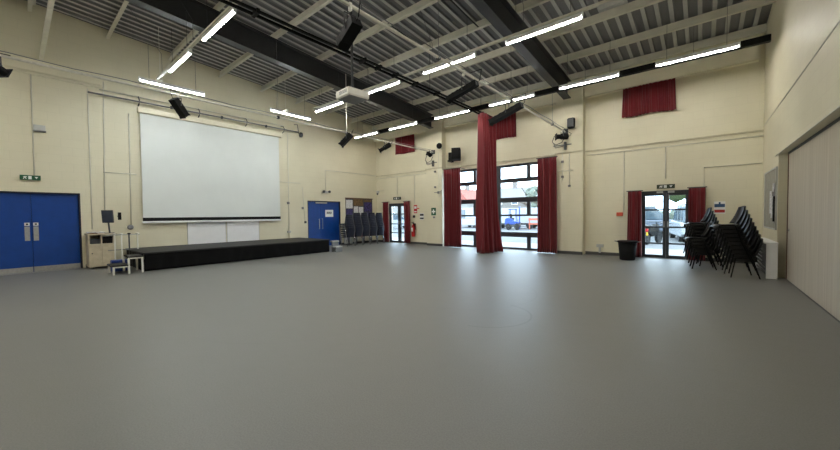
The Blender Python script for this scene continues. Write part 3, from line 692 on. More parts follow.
# projector on its ceiling pole
PX, PY = -6.02, 4.93
p = thing('projector', 'white projector hanging from a ceiling pole over the hall', 'projector', (PX, PY, 3.98))
rz = Matrix.Rotation(radians(-5), 3, 'Z')
MB().obox((PX, PY, 4.08), (.52, .56, .17), rz).build('body', 'offwhite', p, bevel=.035)
MB().obox((PX, PY, 3.99), (.44, .46, .02), rz).build('base_plate', 'grey', p)
MB().lathe((PX - .27, PY - .1, 4.08), [(.05, 0), (.05, -.05), (.04, -.05)], 16, 'X').build('lens', 'dgrey', p)
mb = MB()
for k in range(6): mb.obox(Vector((PX, PY, 4.05 + .012 * k)) + rz @ Vector((.05, -.281, 0)), (.3, .004, .005), rz)
mb.build('vent_slots', 'grey', p)
MB().box(PX - .1, PX + .1, PY - .1, PY + .1, 4.165, 4.18).build('mount_plate', 'dgrey', p)
MB().cyl((PX, PY, 4.18), (PX, PY, PUR(4.97)), .028, 12).build('pole', 'dgrey', p, smooth=True)
MB().box(PX - .11, PX + .11, PY - .1, PY + .1, PUR(4.97) - .012, PUR(4.97)).build('ceiling_plate', 'dgrey', p)

# ------------------------------------------------------------------ projection screen and wall rail
s = thing('projection_screen', 'large white pull-down projection screen with a black bottom bar', 'screen', (XL + .1, 4.9, 1.3))
MB().box(XL + .03, XL + .17, 2.55, 7.2, 4.66, 4.82).build('housing', 'cream', s, bevel=.02)
MB().box(XL + .085, XL + .09, 2.61, 7.09, 1.30, 4.66).build('screen_fabric', 'screen', s)
MB().box(XL + .091, XL + .096, 2.60, 7.10, 1.305, 1.415).build('bottom_band', 'black', s)
MB().box(XL + .07, XL + .11, 2.58, 7.11, 1.24, 1.305).build('bottom_bar', 'white', s, bevel=.008)
MB().cyl((XL + .09, 3.95, 1.25), (XL + .09, 3.95, 1.14), .008).build('pull_cord', 'offwhite', s)
rl = thing('wall_rail', 'pipe rail on brackets along the wall above the projection screen', 'rail', (XL + .2, 4.4, 4.9))
MB().cyl((XL + .25, 1.45, 4.95), (XL + .25, 7.9, 4.99), .024, 10).build('pipe', 'grey', rl, smooth=True)
MB().cyl((XL + .12, 1.7, 5.12), (XL + .12, 7.3, 5.16), .018, 10).build('upper_pipe', 'pipe', rl, smooth=True)
for y in (2.58, 4.2, 5.77, 7.25):
    MB().tube([(XL, y, 5.16), (XL + .18, y, 5.12), (XL + .27, y, 5.0), (XL + .22, y, 4.9), (XL + .1, y, 4.86)], .015, 6).build('bracket', 'dgrey', rl)
for y in (3.4, 4.9, 6.5): MB().box(XL + .22, XL + .28, y - .03, y + .03, 4.93, 5.02).build('coupler', 'dgrey', rl)
ln = thing('wall_lamp', 'small dark round lamp bracketed at the far end of the screen rail', 'lamp', (XL + .2, 8.1, 4.75))
MB().lathe((XL + .3, 8.0, 4.88), [(.03, .06), (.10, .02), (.11, -.04), (.08, -.07)], 16, 'Y').build('lamp_head', 'dgrey', ln)
MB().tube([(XL, 7.85, 5.35), (XL + .25, 7.85, 5.3), (XL + .27, 7.9, 4.9), (XL + .3, 7.96, 4.88)], .014, 6).build('arm', 'dgrey', ln)

# whiteboards
for a, b, lab in ((3.80, 5.02, 'white board panel behind the stage, nearer the black stage steps'), (5.05, 6.24, 'white board panel behind the stage, nearer the blue notice door')):
    wb = thing('white_panel', lab, 'whiteboard', (XL + .02, (a + b) / 2, .5))
    MB().box(XL + .002, XL + .02, a + .015, b - .015, .46, 1.225).build('board', 'white', wb)
    MB().box(XL + .002, XL + .026, a, a + .015, .45, 1.235).box(XL + .002, XL + .026, b - .015, b, .45, 1.235).box(XL + .002, XL + .026, a, b, 1.225, 1.235).build('edge_trim', 'lgrey', wb)

# ------------------------------------------------------------------ stage
st = thing('stage_platform', 'low black portable stage with a black skirt under the screen', 'stage', (-12.35, 5, 0))
for k in range(3):
    a = 2.16 + k * 1.93
    MB().box(XL + .05, -11.22, a + .003, a + 1.927, .455, .49).build('deck_panel', 'stagetop', st, bevel=.004)
def skirtf(p0, p1, seed): return cloth(p0, p1, .012, .455, 14 if abs(p1[1] - p0[1]) > 3 else 7, .010, seed, .0, 6)
skirtf((-11.24, 2.18), (-11.24, 7.92), 11).build('front_skirt', 'matblack', st, smooth=True, solid=.004)
skirtf((-11.27, 7.93), (-13.35, 7.93), 12).build('end_skirt', 'matblack', st, smooth=True, solid=.004)
skirtf((-13.35, 2.17), (-11.27, 2.17), 13).build('end_skirt', 'matblack', st, smooth=True, solid=.004)
for x in (-13.3, -11.4):
    for y in (2.35, 4.1, 6.0, 7.75): MB().cyl((x, y, 0), (x, y, .455), .025, 8).build('leg', 'dgrey', st)
g = thing('stage_weight', 'small grey folded step frame at the stage end near the blue notice door', 'step', (-11.05, 8.15, 0))
MB().box(-11.2, -11.15, 8.0, 8.3, 0, .42).box(-10.98, -10.93, 8.0, 8.3, 0, .2).build('side_frame', 'grey', g)
MB().box(-11.2, -10.9, 7.99, 8.31, .18, .22).build('tread', 'lgrey', g)
MB().box(-11.28, -11.12, 7.99, 8.31, .38, .43).build('tread', 'lgrey', g)
# steps at the near end of the stage
sx = -11.42
s = thing('stage_steps', 'two-tread dark stage steps with pale legs at the stage end', 'steps', (sx, 1.9, 0))
MB().box(sx - .35, sx + .3, 1.52, 1.86, .20, .235).build('tread', 'stagetop', s)
MB().box(sx - .35, sx + .3, 1.86, 2.15, .40, .435).build('tread', 'stagetop', s)
for x in (sx - .33, sx + .28):
    for ya, zz in ((1.54, .2), (1.83, .4), (2.1, .4)): MB().box(x - .02, x + .02, ya, ya + .04, 0, zz).build('leg', 'offwhite', s)
for ya, yb2, z in ((1.59, 1.82, .17), (1.88, 2.09, .37)): MB().box(sx + .262, sx + .30, ya, yb2, z, z + .03).build('tread_edge', 'offwhite', s)
b = tag(MB().box(-12.05, -11.82, 1.62, 1.98, .0, .30).build('storage_box', 'bluebox', bevel=.02), 'blue plastic storage box tucked behind the stage steps', 'box')
# stage hand rail with clamp-topped posts
h = thing('stage_rail', 'pale rail of slim clamp-topped posts between the AV cabinet and stage', 'railing', (-12.9, 2.15, 0))
for k, y in enumerate((1.85, 2.0, 2.17, 2.36)):
    MB().cyl((-12.9, y, .0), (-12.9, y, .93), .018, 8).build('post', 'dgrey' if k == 2 else 'offwhite', h)
    MB().lathe((-12.9, y, .93), [(.014, 0), (.04, .01), (.045, .03), (.02, .045)], 12).build('clamp_cap', 'black' if k == 2 else 'offwhite', h)
MB().cyl((-12.9, 1.7, .93), (-12.9, 2.42, .93), .012, 8).build('top_rail', 'lgrey', h)
MB().cyl((-12.9, 1.7, .50), (-12.9, 2.42, .50), .012, 8).build('lower_rail', 'grey', h)
tag(MB().lathe((XL, 2.31, 1.13), [(.075, 0), (.075, .05), (.05, .06)], 16, 'X').build('round_junction_box', 'grey'), 'round grey junction box on the wall above the pale post rail', 'junction box')

# AV cabinet with clutter
c = thing('av_cabinet', 'cream wooden cabinet with a small lock beside the blue push-plate door', 'cabinet', (-13.15, 1.62, 0))
MB().box(-13.46, -12.92, 1.31, 1.85, .06, .70).build('carcass', 'beige', c, bevel=.004)
MB().box(-12.92, -12.90, 1.32, 1.575, .08, .69).build('door', 'beige', c, bevel=.003)
MB().box(-12.92, -12.90, 1.585, 1.84, .08, .69).build('door', 'beige', c, bevel=.003)
MB().lathe((-12.90, 1.38, .44), [(.016, 0), (.016, .012), (.006, .016)], 12, 'X').build('lock', 'dgrey', c)
for y in (1.325, 1.58, 1.835): MB().box(-13.44, -12.92, y - .014, y + .014, .70, .95).build('shelf_upright', 'beige', c)
MB().box(-13.46, -12.88, 1.29, 1.9, .95, .985).build('counter_top', 'beige', c, bevel=.004)
for y in (1.38, 1.78): MB().box(-13.4, -12.96, y - .03, y + .03, 0, .06).build('plinth', 'dgrey', c)
tag(MB().box(-13.35, -12.97, 1.36, 1.55, .70, .83).box(-12.97, -12.965, 1.38, 1.53, .72, .81).build('amplifier', 'dgrey', bevel=.006), 'dark amplifier on the cabinet shelf near the door frame', 'amplifier')
tag(MB().box(-13.35, -12.96, 1.61, 1.81, .70, .88).box(-12.96, -12.955, 1.63, 1.79, .73, .85).build('amplifier', 'black', bevel=.006), 'black audio unit on the cabinet shelf under the monitor', 'amplifier')
def crumple(x, y): return MB().grid(lambda a, b: Vector((x + .42 * a, y + .34 * b, .99 + .02 + .02 * sin(a * 9) * cos(b * 7))), 10, 10)
tag(crumple(-13.46, 1.33).build('paper_pile', 'paper', solid=.012), 'loose white papers spread on top of the cream cabinet', 'papers')
tag(MB().box(-13.08, -12.9, 1.32, 1.5, .985, 1.0).box(-13.06, -12.92, 1.34, 1.48, 1.0, 1.012).build('folder', 'brown'), 'brown folder on the cabinet top beside the door frame', 'folder')
m_ = thing('monitor', 'grey flat monitor standing tilted on the cream cabinet', 'monitor', (-13.0, 1.73, .985))
rz = Matrix.Rotation(radians(-35), 3, 'Z') @ Matrix.Rotation(radians(6), 3, 'Y')
MB().box(-13.1, -12.92, 1.66, 1.86, .985, 1.0).cyl((-13.02, 1.77, 1.0), (-13.03, 1.75, 1.32), .02, 8).build('stand', 'dgrey', m_)
MB().obox((-13.0, 1.735, 1.46), (.04, .27, .36), rz).build('screen_case', 'dgrey', m_, bevel=.008)
MB().obox(Vector((-13.0, 1.735, 1.46)) + rz @ Vector((.022, 0, 0)), (.004, .24, .32), rz).build('display', 'scrn', m_)
tag(MB().box(-13.25, -13.18, 1.99, 2.06, 1.36, 1.58).cyl((-13.5, 2.02, 1.47), (-13.22, 2.02, 1.47), .012, 6).build('small_speaker', 'black', bevel=.01), 'small black speaker on the wall beside the grey monitor', 'speaker')

# ------------------------------------------------------------------ signs, boxes, wall items
def wall_sign(name, cat, label, axis, c, w_, h_, m='signwhite', t=.012):
    """flat plate on the screen wall (axis X) or end wall (axis Y); c = (along, z) of the centre"""
    o = thing(name, label, cat, (XL + t, c[0], c[1]) if axis == 'X' else (c[0], c[2] - t if len(c) > 2 else YB - t, c[1]))
    fx = lambda u0, u1, z0, z1, d0, d1: (MB().box(XL + d0, XL + d1, c[0] + u0, c[0] + u1, c[1] + z0, c[1] + z1) if axis == 'X' else
                                         MB().box(c[0] + u0, c[0] + u1, (c[2] if len(c) > 2 else YB) - d1, (c[2] if len(c) > 2 else YB) - d0, c[1] + z0, c[1] + z1))
    fx(-w_ / 2, w_ / 2, -h_ / 2, h_ / 2, 0, t).build('plate', m, o)
    return o, fx
def exit_sign(label, axis, c, w_, h_, t=.05, m='signgreen'):
    o, fx = wall_sign('exit_sign', 'exit sign', label, axis, c, w_, h_, m, t)
    e = .002
    k = h_
    def poly(pts, nm):
        mb = MB()
        if axis == 'X': mb.prism([(c[0] + u, c[1] + v) for u, v in pts], 'X', XL + t, XL + t + e)
        else: mb.prism([(c[0] + u, c[1] + v) for u, v in pts], 'Y', YB - t - e, YB - t)
        return mb.build(nm, 'signwhite', o)
    a = w_ / 2
    poly([(a - .30 * w_, .18 * k), (a - .12 * w_, .18 * k), (a - .21 * w_, -.25 * k)], 'arrow')
    # pictogram: running figure towards a doorway
    poly([(-.10 * w_, -.36 * k), (.06 * w_, -.36 * k), (.06 * w_, .36 * k), (-.10 * w_, .36 * k)], 'doorway')
    poly([(-.36 * w_, -.32 * k), (-.31 * w_, -.32 * k), (-.27 * w_, -.02 * k), (-.22 * w_, -.3 * k), (-.18 * w_, -.28 * k), (-.22 * w_, .02 * k), (-.19 * w_, .14 * k), (-.17 * w_, .05 * k), (-.14 * w_, .08 * k), (-.18 * w_, .24 * k), (-.3 * w_, .22 * k), (-.36 * w_, .05 * k), (-.33 * w_, .02 * k), (-.29 * w_, .12 * k)], 'running_figure')
    return o
exit_sign('green exit sign with white arrow above the blue push-plate door', 'X', (.33, 2.49), .36, .12)
exit_sign('small dark green exit sign above the small glazed door', 'Y', (-11.97, 2.27), .5, .14, m='signolive')
exit_sign('dark green exit sign above the glazed double door beside the black chairs', 'Y', (-.85, 2.18), .44, .12, m='signolive')
em = thing('emergency_lamp', 'grey twin-head emergency lamp above the blue notice door', 'emergency light', (XL + .05, 9.34, 2.5))
MB().box(XL, XL + .07, 9.2, 9.48, 2.47, 2.58).build('case', 'lgrey', em, bevel=.008)
for y in (9.2, 9.5): MB().lathe((XL + .1, y, 2.54), [(.03, -.05), (.06, 0), (.06, .04)], 14, 'X').build('lamp_head', 'dgrey', em)
bx = thing('wall_box', 'pale emergency light box high above the exit sign', 'emergency light', (XL + .05, .5, 3.72))
MB().box(XL, XL + .09, .42, .63, 3.74, 3.88).build('case', 'lgrey', bx, bevel=.01); MB().box(XL, XL + .1, .41, .64, 3.71, 3.74).build('base', 'grey', bx)
cs = thing('corner_sensor', 'small pale motion sensor near the corner over the navy chairs', 'sensor', (-13.36, 12.5, 2.55))
MB().box(-13.44, -13.3, 12.52, YB, 2.6, 2.72).build('case', 'lgrey', cs, bevel=.01); MB().lathe((-13.37, 12.53, 2.6), [(.04, 0), (.05, -.04), (.02, -.09)], 12).build('dome', 'dgrey', cs)
tag(MB().box(XL, XL + .05, 8.12, 8.2, 1.72, 1.82).build('wall_socket', 'grey', bevel=.006), 'small grey switch on the wall beside the notice door', 'switch')
tag(MB().box(XL, XL + .05, 8.24, 8.32, 1.1, 1.2).build('call_button', 'dgrey', bevel=.006), 'dark push button by the notice door frame', 'button')
tag(MB().box(XL, XL + .04, 7.44, 7.54, 1.93, 2.03).build('wall_socket', 'grey', bevel=.006), 'grey socket halfway up the conduit between screen and notice door', 'socket')
tag(MB().box(XL, XL + .04, 7.42, 7.58, .72, .80).build('wall_socket', 'lgrey', bevel=.006), 'grey socket low on the conduit just above the stage', 'socket')

# fire point
fe = thing('fire_extinguisher', 'red fire extinguisher hung beside the small glazed door curtain', 'fire extinguisher', (-10.8, 12.45, .36))
MB().lathe((-10.8, 12.46, .36), [(.06, 0), (.085, .015), (.09, .06), (.09, .48), (.07, .55), (.03, .6), (.03, .62)], 18).build('cylinder', 'exred', fe, smooth=True)
MB().lathe((-10.8, 12.46, .98), [(.03, 0), (.03, .05), (.015, .06)], 10).box(-10.83, -10.77, 12.34, 12.46, 1.03, 1.05).box(-10.83, -10.77, 12.36, 12.46, 1.06, 1.075).build('valve', 'dgrey', fe)
MB().tube([(-10.8, 12.4, 1.0), (-10.68, 12.4, .98), (-10.66, 12.41, .8), (-10.67, 12.42, .55)], .014, 8).build('hose', 'black', fe, smooth=True)
MB().box(-10.86, -10.74, 12.362, 12.368, .62, .8).build('label', 'signwhite', fe)
MB().box(-10.84, -10.76, 12.55, YB, .7, 1.0).build('wall_bracket', 'dgrey', fe)
o, fx = wall_sign('fire_sign', 'sign', 'red fire point sign above the extinguisher', 'Y', (-10.76, 1.7), .2, .4, 'exred')
fx(-.07, .07, .02, .14, .012, .014).build('pictogram', 'signwhite', o); fx(-.07, .07, -.15, -.1, .012, .014).build('print', 'signwhite', o)
tag(MB().box(-10.9, -10.79, 12.54, YB, 1.28, 1.40).build('call_point', 'signdk', bevel=.008), 'small dark alarm box between the fire sign and extinguisher', 'alarm box')
tag(MB().box(-10.62, -10.52, 12.55, YB, 1.7, 1.75).build('call_point', 'orange', bevel=.006), 'tiny red alarm unit beside the red fire sign', 'alarm box')
o, fx = wall_sign('switch_panel', 'switch', 'white switch panel with two dark rockers by the fire point', 'Y', (-10.36, 1.34), .24, .32, 'signwhite')
fx(-.11, .11, .03, .13, .012, .02).build('rocker', 'signdk', o); fx(-.11, .11, -.13, -.05, .012, .02).build('rocker', 'signdk', o)
o, fx = wall_sign('safety_sign', 'sign', 'green safety sign on the pilaster beside the fire point', 'Y', (-9.42, 1.56, 12.3), .26, .34, 'signgreen')
fx(-.03, .03, -.1, .1, .012, .014).build('cross', 'signwhite', o); fx(-.1, -.03, -.03, .03, .012, .014).build('cross', 'signwhite', o); fx(.03, .1, -.03, .03, .012, .014).build('cross', 'signwhite', o)
tag(MB().box(-9.44, -9.34, 12.26, 12.3, 1.26, 1.34).build('thermostat', 'grey', bevel=.006), 'small grey thermostat under the green safety sign', 'thermostat')
tag(MB().box(-2.14, -1.96, 12.52, YB, 1.30, 1.42).cyl((-2.02, 12.52, 1.36), (-2.02, 12.5, 1.36), .035, 12).build('call_point', 'orange', bevel=.01), 'orange red fire call point on the wall above the bin', 'call point')
tag(MB().box(-1.84, -1.79, 12.56, YB, 1.52, 1.62).build('wall_switch', 'offwhite', bevel=.006), 'small white switch between call point and red curtain', 'switch')
tag(MB().box(-2.73, -2.52, 12.54, YB, .26, .36).box(-2.66, -2.60, 12.53, YB, .08, .26).build('wall_socket', 'lgrey', bevel=.006), 'grey floor-level socket on the wall between pilaster and bin', 'socket')
o, fx = wall_sign('notice_sign', 'sign', 'blue and red notice on the wall above the black chairs', 'Y', (.37, 1.52), .24, .34, 'signwhite')
fx(-.11, .11, .01, .10, .012, .014).build('blue_band', 'signblue', o); fx(-.02, .02, .10, .15, .012, .014).build('blue_symbol', 'signblue', o); fx(-.11, .11, -.14, -.06, .012, .014).build('red_band', 'signred', o)

# noticeboard over the navy chairs
nb = thing('noticeboard', 'noticeboard covered in violet prints and white sheets behind the navy chairs', 'noticeboard', (XL + .02, 11.35, 1.1))
MB().box(XL, XL + .018, 10.5, 12.25, 1.1, 2.28).build('board', 'dgrey', nb)
MB().box(XL, XL + .03, 10.48, 12.27, 2.26, 2.31).box(XL, XL + .03, 10.48, 12.27, 1.07, 1.11).build('frame', 'wood', nb)
for (a, b, z0, z1, m, lab) in ((10.52, 10.93, 1.78, 2.2, 'paper', 'white sheet'), (10.53, 10.92, 1.14, 1.74, 'purple', 'violet print'), (10.98, 11.62, 1.92, 2.25, 'brown', 'brown poster'), (11.0, 11.28, 1.4, 1.88, 'paper', 'white sheet'), (11.32, 11.62, 1.36, 1.86, 'paper', 'white sheet'), (11.68, 12.2, 1.62, 2.1, 'purple', 'violet print'), (11.7, 12.2, 1.2, 1.58, 'purple', 'violet print'), (11.66, 12.2, 2.12, 2.24, 'brown', 'brown strip'), (10.98, 11.6, 1.13, 1.32, 'purple', 'violet print')):
    q = MB().box(XL + .018, XL + .021, a, b, z0, z1).build('pinned_sheet', m, nb); q['label'] = lab
cb = thing('small_cupboard', 'small pale cupboard against the wall beside the navy chairs', 'cupboard', (-13.35, 10.5, 0))
MB().box(XL + .015, -13.22, 10.36, 10.68, .05, .68).build('carcass', 'lgrey', cb, bevel=.005)
MB().box(-13.22, -13.2, 10.37, 10.67, .06, .66).build('door', 'offwhite', cb); MB().box(XL + .02, -13.25, 10.38, 10.66, 0, .05).build('plinth', 'dgrey', cb)

# bin
b = thing('waste_bin', 'black plastic swing bin with flared rim in front of the red curtain', 'bin', (-1.71, 11.72, 0))
MB().lathe((-1.71, 11.72, 0), [(.19, 0), (.2, .02), (.245, .55), (.23, .55), (.19, .03)], 24).build('body', 'black', b, smooth=True)
MB().lathe((-1.71, 11.72, .55), [(.245, -.03), (.275, -.02), (.275, .01), (.25, .02), (.22, .01)], 24).build('rim', 'black', b, smooth=True)
for sgn in (-1, 1): MB().tube([(-1.71 + sgn * .27, 11.69, .54), (-1.71 + sgn * .33, 11.70, .55), (-1.71 + sgn * .33, 11.75, .55), (-1.71 + sgn * .27, 11.76, .54)], .014, 6).build('handle', 'grey', b)

# boxed white ledge by the partition and the board above it
lg = thing('boxed_ledge', 'white boxed radiator cover against the wall beside the partition', 'radiator cover', (1.12, 10.9, 0))
MB().box(1.03, 1.20, 10.0, 10.03, 0, .725).build('end_panel', 'white', lg, bevel=.003)
MB().box(1.03, 1.20, 11.77, 11.8, 0, .725).build('end_panel', 'white', lg)
MB().box(1.0, 1.205, 9.98, 11.82, .725, .755).build('top', 'white', lg, bevel=.004)
for k in range(7): MB().box(1.04, 1.055, 10.05, 11.75, .06 + .085 * k, .10 + .085 * k).build('front_slat', 'dgrey', lg)
MB().box(1.14, 1.19, 10.06, 11.74, .1, .7).build('radiator', 'dgrey', lg)
bd = thing('pinboard', 'pale grey pinboard with hanging sheets on the wall above the radiator cover', 'pinboard', (XR - .01, 11.2, .95))
MB().box(XR - .02, XR, 10.34, 12.0, 1.02, 2.32).build('board', 'boardgrey', bd)
MB().box(XR - .03, XR, 10.32, 10.35, 1.0, 2.34).box(XR - .03, XR, 11.99, 12.02, 1.0, 2.34).box(XR - .03, XR, 10.35, 11.99, 2.31, 2.34).box(XR - .03, XR, 10.35, 11.99, 1.0, 1.03).build('frame', 'lgrey', bd)
MB().grid(lambda a, b: Vector((XR - .03 - .015 * sin(a * 8 + b * 3), 10.45 + .35 * a * (1 - .5 * b), 2.0 - .75 * (1 - b))), 8, 6).build('hanging_sheet', 'paper', bd, solid=.004)
MB().grid(lambda a, b: Vector((XR - .03 - .02 * sin(a * 6), 10.85 + .22 * a, 1.85 - .5 * (1 - b))), 6, 4).build('hanging_sheet', 'paper', bd, solid=.004)
tag(MB().box(XR - .05, XR - .032, 10.36, 10.52, 1.18, 1.72).box(XR - .06, XR - .05, 10.4, 10.46, 1.72, 1.82).build('hanging_bag', 'black', bevel=.008), 'black strip hanging from the pinboard frame by the partition', 'bag')

# ------------------------------------------------------------------ chairs
def leg_mb(p): return MB().tube(p, .0125, 8)
def poly_chair():
    c = thing('stacking_chair', 'black plastic chair', 'chair', (0, 0, 0))
    def seat(a, b):
        e = abs(2 * a - 1); k = max(0, (e - .70) / .30); x = (a - .5) * .47 * (1 - .06 * b) * (1 - .05 * k); y = -.22 + .44 * b
        return Vector((x, y, .445 - .02 * sin(pi * b) * (1 - e ** 2) - .10 * k ** 1.3 - .06 * max(0, .18 - b) / .18))
    MB().grid(seat, 14, 10).build('seat', 'poly', c, local=True, smooth=True, solid=.010)
    def back(a, b):
        e = abs(2 * a - 1); k = max(0, (e - .75) / .25)
        x = (a - .5) * (.46 - .03 * b - .06 * max(0, b - .8) / .2); t = b
        return Vector((x, .215 + .02 * sin(pi * t) + .115 * t - .03 * e ** 2 - .05 * k * (1 - .6 * t), .455 + .38 * t - .02 * e ** 2 * t))
    MB().grid(back, 14, 8).build('backrest', 'poly', c, local=True, smooth=True, solid=.010)
    for s in (-1, 1):
        leg_mb([(s * .20, -.10, .425), (s * .225, -.13, .40), (s * .25, -.205, .0)]).build('leg', 'black', c, local=True, smooth=True)
        leg_mb([(s * .20, .10, .425), (s * .225, .14, .40), (s * .255, .25, .0)]).build('leg', 'black', c, local=True, smooth=True)
        leg_mb([(s * .20, -.13, .425), (s * .20, .11, .425)]).build('seat_rail', 'black', c, local=True)
    return c
def pad_chair():
    c = thing('upholstered_chair', 'navy chair', 'chair', (0, 0, 0))
    MB().grid(lambda a, b: Vector(((a - .5) * .43, -.22 + .42 * b, .44 + .012 * sin(pi * a) * sin(pi * b) - .02 * max(0, .2 - b) / .2)), 6, 6).build('seat', 'navy', c, local=True, smooth=True, solid=.04)
    MB().grid(lambda a, b: Vector(((a - .5) * (.42 - .05 * max(0, b - .7) / .3), .215 + .085 * b - .03 * (2 * a - 1) ** 2 + .012 * sin(pi * b), .43 + .45 * b)), 8, 8).build('backrest', 'navy', c, local=True, smooth=True, solid=.03)
    for s in (-1, 1):
        leg_mb([(s * .20, -.18, .41), (s * .212, -.2, .38), (s * .212, -.22, 0)]).build('leg', 'chrome', c, local=True, smooth=True)
        leg_mb([(s * .20, .17, .41), (s * .212, .19, .38), (s * .212, .24, 0)]).build('leg', 'chrome', c, local=True, smooth=True)
        leg_mb([(s * .205, -.18, .41), (s * .205, .17, .41), (s * .205, .20, .46)]).build('side_frame', 'chrome', c, local=True, smooth=True)
    return c
ORD = ['bottom', 'second', 'third', 'fourth', 'fifth', 'sixth', 'seventh', 'eighth', 'ninth', 'tenth', 'eleventh', 'topmost']
def stack(proto, x, y, th, n, dz, fwd, lab, group, lean=0):
    global used
    f = Vector((sin(th), -cos(th), 0))
    for k in range(n):
        loc = Vector((x, y, 0)) + f * fwd * k + Vector((0, 0, dz * k))
        w_ = 'topmost' if k == n - 1 else ('bottom' if k == 0 else ORD[k] + ' from the floor')
        label = '%s %s' % (lab, w_)
        if not proto.get('placed'):
            o = proto; o.location = loc; o.rotation_euler = (0, 0, th); o['placed'] = 1; o['label'] = label; o['group'] = group
        else:
            o = dup(proto, loc, th, label, group)
        if 'placed' in o and o is not proto: del o['placed']
pc = poly_chair()
G_ = 'black plastic chairs stacked near the partition'
stack(pc, .64, 10.02, radians(-80), 9, .086, .034, 'black plastic chair in the tall stack by the radiator cover,', G_)
stack(pc, .13, 11.62, radians(-82), 9, .086, .034, 'black plastic chair in the rear stack under the notice,', G_)
stack(pc, .0, 10.98, radians(-84), 5, .082, .034, 'black plastic chair in the low stack by the glazed door,', G_)
uc = pad_chair()
labs = ['navy chair in the stack beside the pale cupboard,', 'navy chair in the second stack from the pale cupboard,', 'navy chair in the middle stack under the noticeboard,', 'navy chair in the second stack from the red curtain,', 'navy chair in the stack closest to the narrow red curtain,']
for k, (x, y, n) in enumerate(((-12.72, 10.0, 8), (-12.70, 10.46, 9), (-12.68, 10.9, 9), (-12.66, 11.36, 9), (-12.64, 11.82, 9))):
    stack(uc, x, y, radians(-90), n, .084, .02, labs[k], 'navy chairs stacked under the noticeboard')
for o in (pc, uc):
    if 'placed' in o: del o['placed']

# ------------------------------------------------------------------ outside
struct(MB().box(-60, 30, YB + .3, 90, -.2, -.04).build('ground', 'asphalt'), 'pale worn tarmac car park outside the windows', 'ground')
struct(MB().box(-20, 10, YB + .3, 16.0, -.04, -.015).build('paving', 'paving'), 'strip of pale paving along the outside of the hall', 'pavement')
GZ = -.04
def car(loc, rz_, paint, label, L=4.4, H=1.75, W=1.85, van=False):
    c = thing('van' if van else 'car', label, 'van' if van else 'car', (loc[0], loc[1], GZ), rz_)
    h = L / 2
    lower = [(-h, .35), (-h + .05, .75), (-h + .15, .95), (h - 1.1, 1.0), (h - .1, .85), (h, .6), (h, .32), (h - .3, .25), (-h + .3, .25)]
    MB().prism(lower, 'Y', -W / 2, W / 2).build('body', paint, c, local=True, bevel=.06, smooth=False)
    if van: cab = [(-h + .04, .96), (-h + .06, H - .05), (-h + .2, H), (h - 1.7, H), (h - .95, 1.0)]
    else: cab = [(-h + .12, .95), (-h + .4, H - .12), (-h + .75, H), (h - 2.0, H), (h - 1.15, 1.0)]
    MB().prism(cab, 'Y', -W / 2 + .1, W / 2 - .1).build('cabin', paint if van else 'carglass', c, local=True, bevel=.05)
    top = [(p[0], H - .06) for p in (cab[1], cab[3])]
    MB().box(cab[2][0] - .1, cab[3][0] + .1, -W / 2 + .08, W / 2 - .08, H - .08, H + .015).build('roof_panel', paint, c, local=True, bevel=.02)
    for s in (-1, 1):
        y = s * (W / 2 - .095)
        for px in (cab[2][0] - .05, (cab[2][0] + cab[3][0]) / 2 + .1):
            MB().box(px - .05, px + .05, y - .012 if s > 0 else y - .012, y + .012, .98, H - .06).build('pillar', paint, c, local=True)
        if van: MB().box(h - 2.3, h - 1.5, y - .012, y + .012, 1.05, H - .2).build('side_window', 'carglass', c, local=True)
        for wx in (-h + .85, h - .85):
            w = MB().lathe((wx, s * (W / 2 - .12), .33), [(.2, -.11), (.33, -.11), (.34, 0), (.33, .11), (.2, .11)], 20, 'Y').build('wheel', 'tyre', c, local=True)
            MB().lathe((wx, s * (W / 2 - .12), .33), [(.2, -.09), (.21, 0), (.2, .09)], 16, 'Y').build('hub_cap', 'lgrey', w, local=True)
        MB().box(-h - .01, -h + .06, s * .7 - .12, s * .7 + .12, .72, .9).build('tail_lamp', 'lampred', c, local=True)
        MB().box(h - .1, h + .01, s * .65 - .16, s * .65 + .16, .62, .76).build('head_lamp', 'white', c, local=True)
    MB().box(-h - .02, -h, -.26, .26, .42, .54).build('number_plate', 'yellow', c, local=True)
    MB().box(-h - .04, -h + .1, -W / 2 + .05, W / 2 - .05, .3, .4).build('bumper', 'dgrey', c, local=True)
    return c
car((-.2, 22.6), radians(100), 'carwhite', 'white car parked outside the glazed double door, yellow rear plate towards the hall', 4.6, 1.85, 1.95)
car((-2.9, 26.5), radians(28), 'cardark', 'slate car parked beyond the motorbike outside the glazed double door', 4.4, 1.85, 1.9)
car((-20.2, 33.6), radians(160), 'carwhite', 'white van parked outside the tall window beside the divider curtain', 4.8, 2.2, 2.0, True)
car((-26.5, 35.5), radians(170), 'cardark', 'slate car parked outside the tall window beyond the narrow panes', 4.4, 1.5, 1.8)
car((-26.5, 27.5), radians(60), 'carwhite', 'white car parked beyond the smaller glazed door by the extinguisher', 4.4, 1.6, 1.85)
